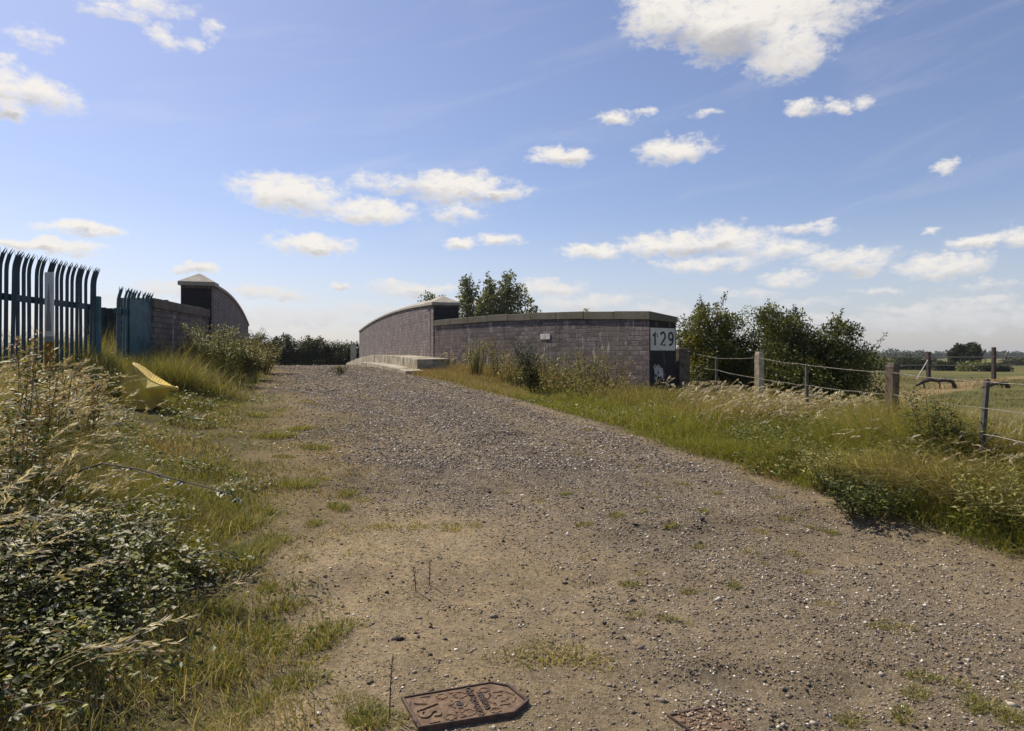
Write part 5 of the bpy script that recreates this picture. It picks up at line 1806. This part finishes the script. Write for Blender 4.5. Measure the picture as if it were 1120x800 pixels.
def cane():
    t = thing('bramble_cane', 'long dark bramble cane arching out over the left verge grass', 'plant', P3(112, 506, 4.2))
    o0 = Vector(P3(112, 506, 4.2))
    pts = [Vector(P3(u, v, D)) - o0 for u, v, D in ((52, 560, 4.45), (70, 530, 4.4), (90, 514, 4.3), (112, 507, 4.25), (150, 513, 4.1), (190, 524, 4.0), (225, 533, 3.95), (252, 540, 3.9), (262, 548, 3.9))]
    g0 = gz(pts[0].x + o0.x, pts[0].y + o0.y) - o0.z
    mb = MB(); mb.tube([(pts[0].x - .05, pts[0].y, g0 - .05)] + pts, [.006, .006, .006, .006, .0055, .005, .0045, .004, .003, .002], 6); mb.build('cane', M['darkstem'], t)
    r = np.random.default_rng(8)
    P, D_, Nn = [], [], []
    for i in range(1, len(pts)):
        for q in range(3):
            c = pts[i - 1].lerp(pts[i], r.uniform(.1, .9))
            for j in range(3):
                a = r.uniform(0, 6.28)
                P.append(tuple(c + Vector((0, 0, -.005)))); D_.append((math.cos(a), math.sin(a), -.3)); Nn.append((r.normal(0, .3), r.normal(0, .3), 1))
    P, D_, Nn = map(np.array, (P, D_, Nn))
    n = len(P)
    V, Fc, C = leaves(P, D_, Nn, r.uniform(.03, .055, n), r.uniform(.02, .035, n), pick(r, n, [(0.12, 0.14, 0.07), (0.05, 0.07, 0.025), (0.2, 0.2, 0.14)]))
    mesh_np('foliage', V, Fc, M['leaf_gloss'], t, C)
cane()

# tufts standing on the track
def tuft_mesh(seed, n, rad, h, pal, dry):
    r = np.random.default_rng(seed)
    a = r.uniform(0, 6.28, n); q = rad * r.uniform(0, 1, n) ** .6
    x, y = np.cos(a) * q * 1.3, np.sin(a) * q * .8
    c = pick(r, n, pal)
    k = r.random(n) < dry
    c[k] = pick(r, n, DRY)[k]
    hh = h * r.uniform(.4, 1.1, n) * (1.1 - .5 * q / rad)
    return blades(x, y, np.zeros(n), hh, r.uniform(.003, .006, n), r.uniform(.2, 1.1, n), a + r.normal(0, .5, n), c, c * .75 + .25 * pick(r, n, DRY), rng=r)
TP = [(0.18, 0.20, 0.042), (0.25, 0.25, 0.055), (0.12, 0.15, 0.034)]
kinds = []
def proto(label, seed, n, rad, h, dry):
    V, Fc, C = tuft_mesh(seed, n, rad, h, TP, dry)
    return label, V, Fc, C
PROTO = {
    'big': proto('broad green grass tuft in the straw on the left of the track', 1, 800, .18, .10, .2),
    'mid': proto('green and yellow grass tuft on the bare left side of the track', 2, 400, .11, .07, .25),
    'low': proto('flat straw and brownish-green tuft hugging the gravel', 3, 260, .085, .024, .65),
    'small': proto('small bright green tuft in the stony right half of the track', 4, 180, .06, .045, .2),
}
TUFTS = [(330, 470, 'mid', 1.6), (300, 478, 'big', 1.2), (345, 490, 'mid', 1.3), (280, 455, 'mid', 1.6), (265, 575, 'big', 1.0), (300, 590, 'mid', 1.0), (370, 555, 'mid', 1.0), (395, 545, 'low', 1.3), (330, 610, 'low', 1.2), (350, 720, 'low', 1.2), (330, 745, 'mid', .9), (290, 770, 'mid', 1.0), (370, 760, 'low', 1.1), (560, 720, 'low', 1.6), (610, 715, 'low', 1.8), (640, 722, 'low', 1.5), (585, 708, 'low', 1.3),
         (640, 575, 'small', 1.0), (770, 560, 'small', 1.0), (830, 580, 'low', 1.0), (800, 640, 'small', 1.0), (900, 660, 'low', 1.0), (690, 640, 'small', 1.0), (620, 540, 'small', 1.0), (745, 530, 'small', 1.1), (560, 470, 'low', 1.2), (640, 470, 'low', 1.2),
         (320, 531, 'big', 1.1), (290, 560, 'mid', 1.0), (381, 541, 'mid', 1.1), (345, 573, 'mid', .8), (262, 612, 'big', 1.2), (236, 610, 'big', .9), (285, 600, 'big', .8),
         (240, 668, 'big', .75), (308, 664, 'mid', 1.0), (297, 697, 'mid', 1.25), (270, 694, 'mid', 1.0), (250, 734, 'big', .65), (225, 728, 'mid', .9), (362, 690, 'mid', 1.0), (352, 705, 'mid', .9), (385, 683, 'low', 1.0),
         (293, 642, 'mid', .7), (398, 778, 'big', .6), (412, 790, 'mid', .9), (300, 530, 'mid', 1.0), (350, 525, 'mid', .8), (310, 500, 'mid', .9), (420, 575, 'low', 1.4), (455, 576, 'low', 1.4), (490, 575, 'low', 1.5), (515, 573, 'low', 1.2),
         (590, 547, 'low', .9), (555, 538, 'low', 1.0), (675, 564, 'mid', .7), (703, 560, 'small', .9), (735, 575, 'small', 1.1), (720, 545, 'small', .8), (860, 568, 'small', 1.2), (888, 578, 'small', .9), (907, 582, 'mid', .6),
         (815, 603, 'low', 1.1), (857, 604, 'low', 1.2), (880, 626, 'low', 1.0), (836, 618, 'small', .7), (765, 598, 'small', .9), (755, 648, 'small', .8), (690, 672, 'low', .9), (728, 676, 'small', .9), (742, 679, 'low', .8), (784, 540, 'small', .9),
         (977, 684, 'low', 1.4), (960, 686, 'small', .9), (1007, 741, 'small', 1.1), (1003, 759, 'mid', .6), (1040, 745, 'low', 1.0), (1085, 776, 'mid', .7), (1062, 772, 'small', 1.1), (1105, 785, 'mid', .6), (1110, 752, 'low', 1.0), (990, 782, 'small', 1.0), (932, 787, 'small', 1.1),
         (805, 505, 'small', .8), (600, 500, 'low', 1.0), (660, 490, 'low', .9), (700, 510, 'small', .8), (850, 545, 'small', .8), (640, 610, 'low', .9), (700, 625, 'low', .9)]
first = {}
for (u, v, kd, sc) in TUFTS:
    lab, V, Fc, C = PROTO[kd]
    x, y, z = at(u, v)
    if kd not in first:
        o = mesh_np('grass_tuft', V, Fc, M['grass'], None, C)
        first[kd] = o
    else:
        o = first[kd].copy(); COL.objects.link(o)
    o.location = (x, y, z - .004)
    o.scale = (sc, sc, sc)
    o.rotation_euler = (0, 0, R.uniform(0, 6.28))
    tag(o, lab, 'grass tuft', 'grass tufts on the track, ' + {'big': 'broad', 'mid': 'middling', 'low': 'flat', 'small': 'small'}[kd])
x, y, z = at(372, 410)
weed('dark_tuft', 'lone dark green weed tuft on the crest of the track', 'weed', x, y, .26, .14, 22, 12, .12, DARK + MID, 700, aspect=.2)
# dry stems on the bare ground
for i, (u, v0, v1, ln, lab) in enumerate(((470, 640, 612, .0, 'upright dry stem on the bare earth, right one of two'), (455, 648, 622, -.12, 'leaning dry stem on the bare earth, left one of two'), (426, 786, 718, .05, 'tall thin dry stem just left of the lettered cover'))):
    x, y, z = at(u, v0)
    H = (v0 - v1) / F * y
    t = thing('dry_stem', lab, 'plant', (x, y, z))
    mb = MB(); mb.tube([(0, 0, -.02), (ln * H * .3, 0, H * .5), (ln * H, .01, H)], [.003, .0026, .0015], 5); mb.build('stalk', M['darkstem'], t)
    mb = MB()
    for k in range(7):
        f = .35 + k * .09
        mb.tube([(ln * H * f, 0, H * f), (ln * H * f + .012 * (-1) ** k, .004, H * f + .015)], [.002, .001], 4)
    mb.build('twig', M['darkstem'], t)

# ------------------------------------------------------------------ air
hz = bpy.data.materials.new('haze')
hz.use_nodes = True
ht = NT(hz.node_tree)
ht.n.remove(ht.n['Principled BSDF'])
pv = ht.n.new('ShaderNodeVolumePrincipled')
ht.put(pv.inputs['Color'], (0.80, 0.86, 0.95))
pv.inputs['Density'].default_value = 0.0002
pv.inputs['Anisotropy'].default_value = 0.2
ht.l.new(pv.outputs[0], ht.n['Material Output'].inputs['Volume'])
mb = MB()
mb.box((0, 0, 5.5), (8900, 9700, 18.0))
tag(mb.build('haze', hz), kind='stuff')
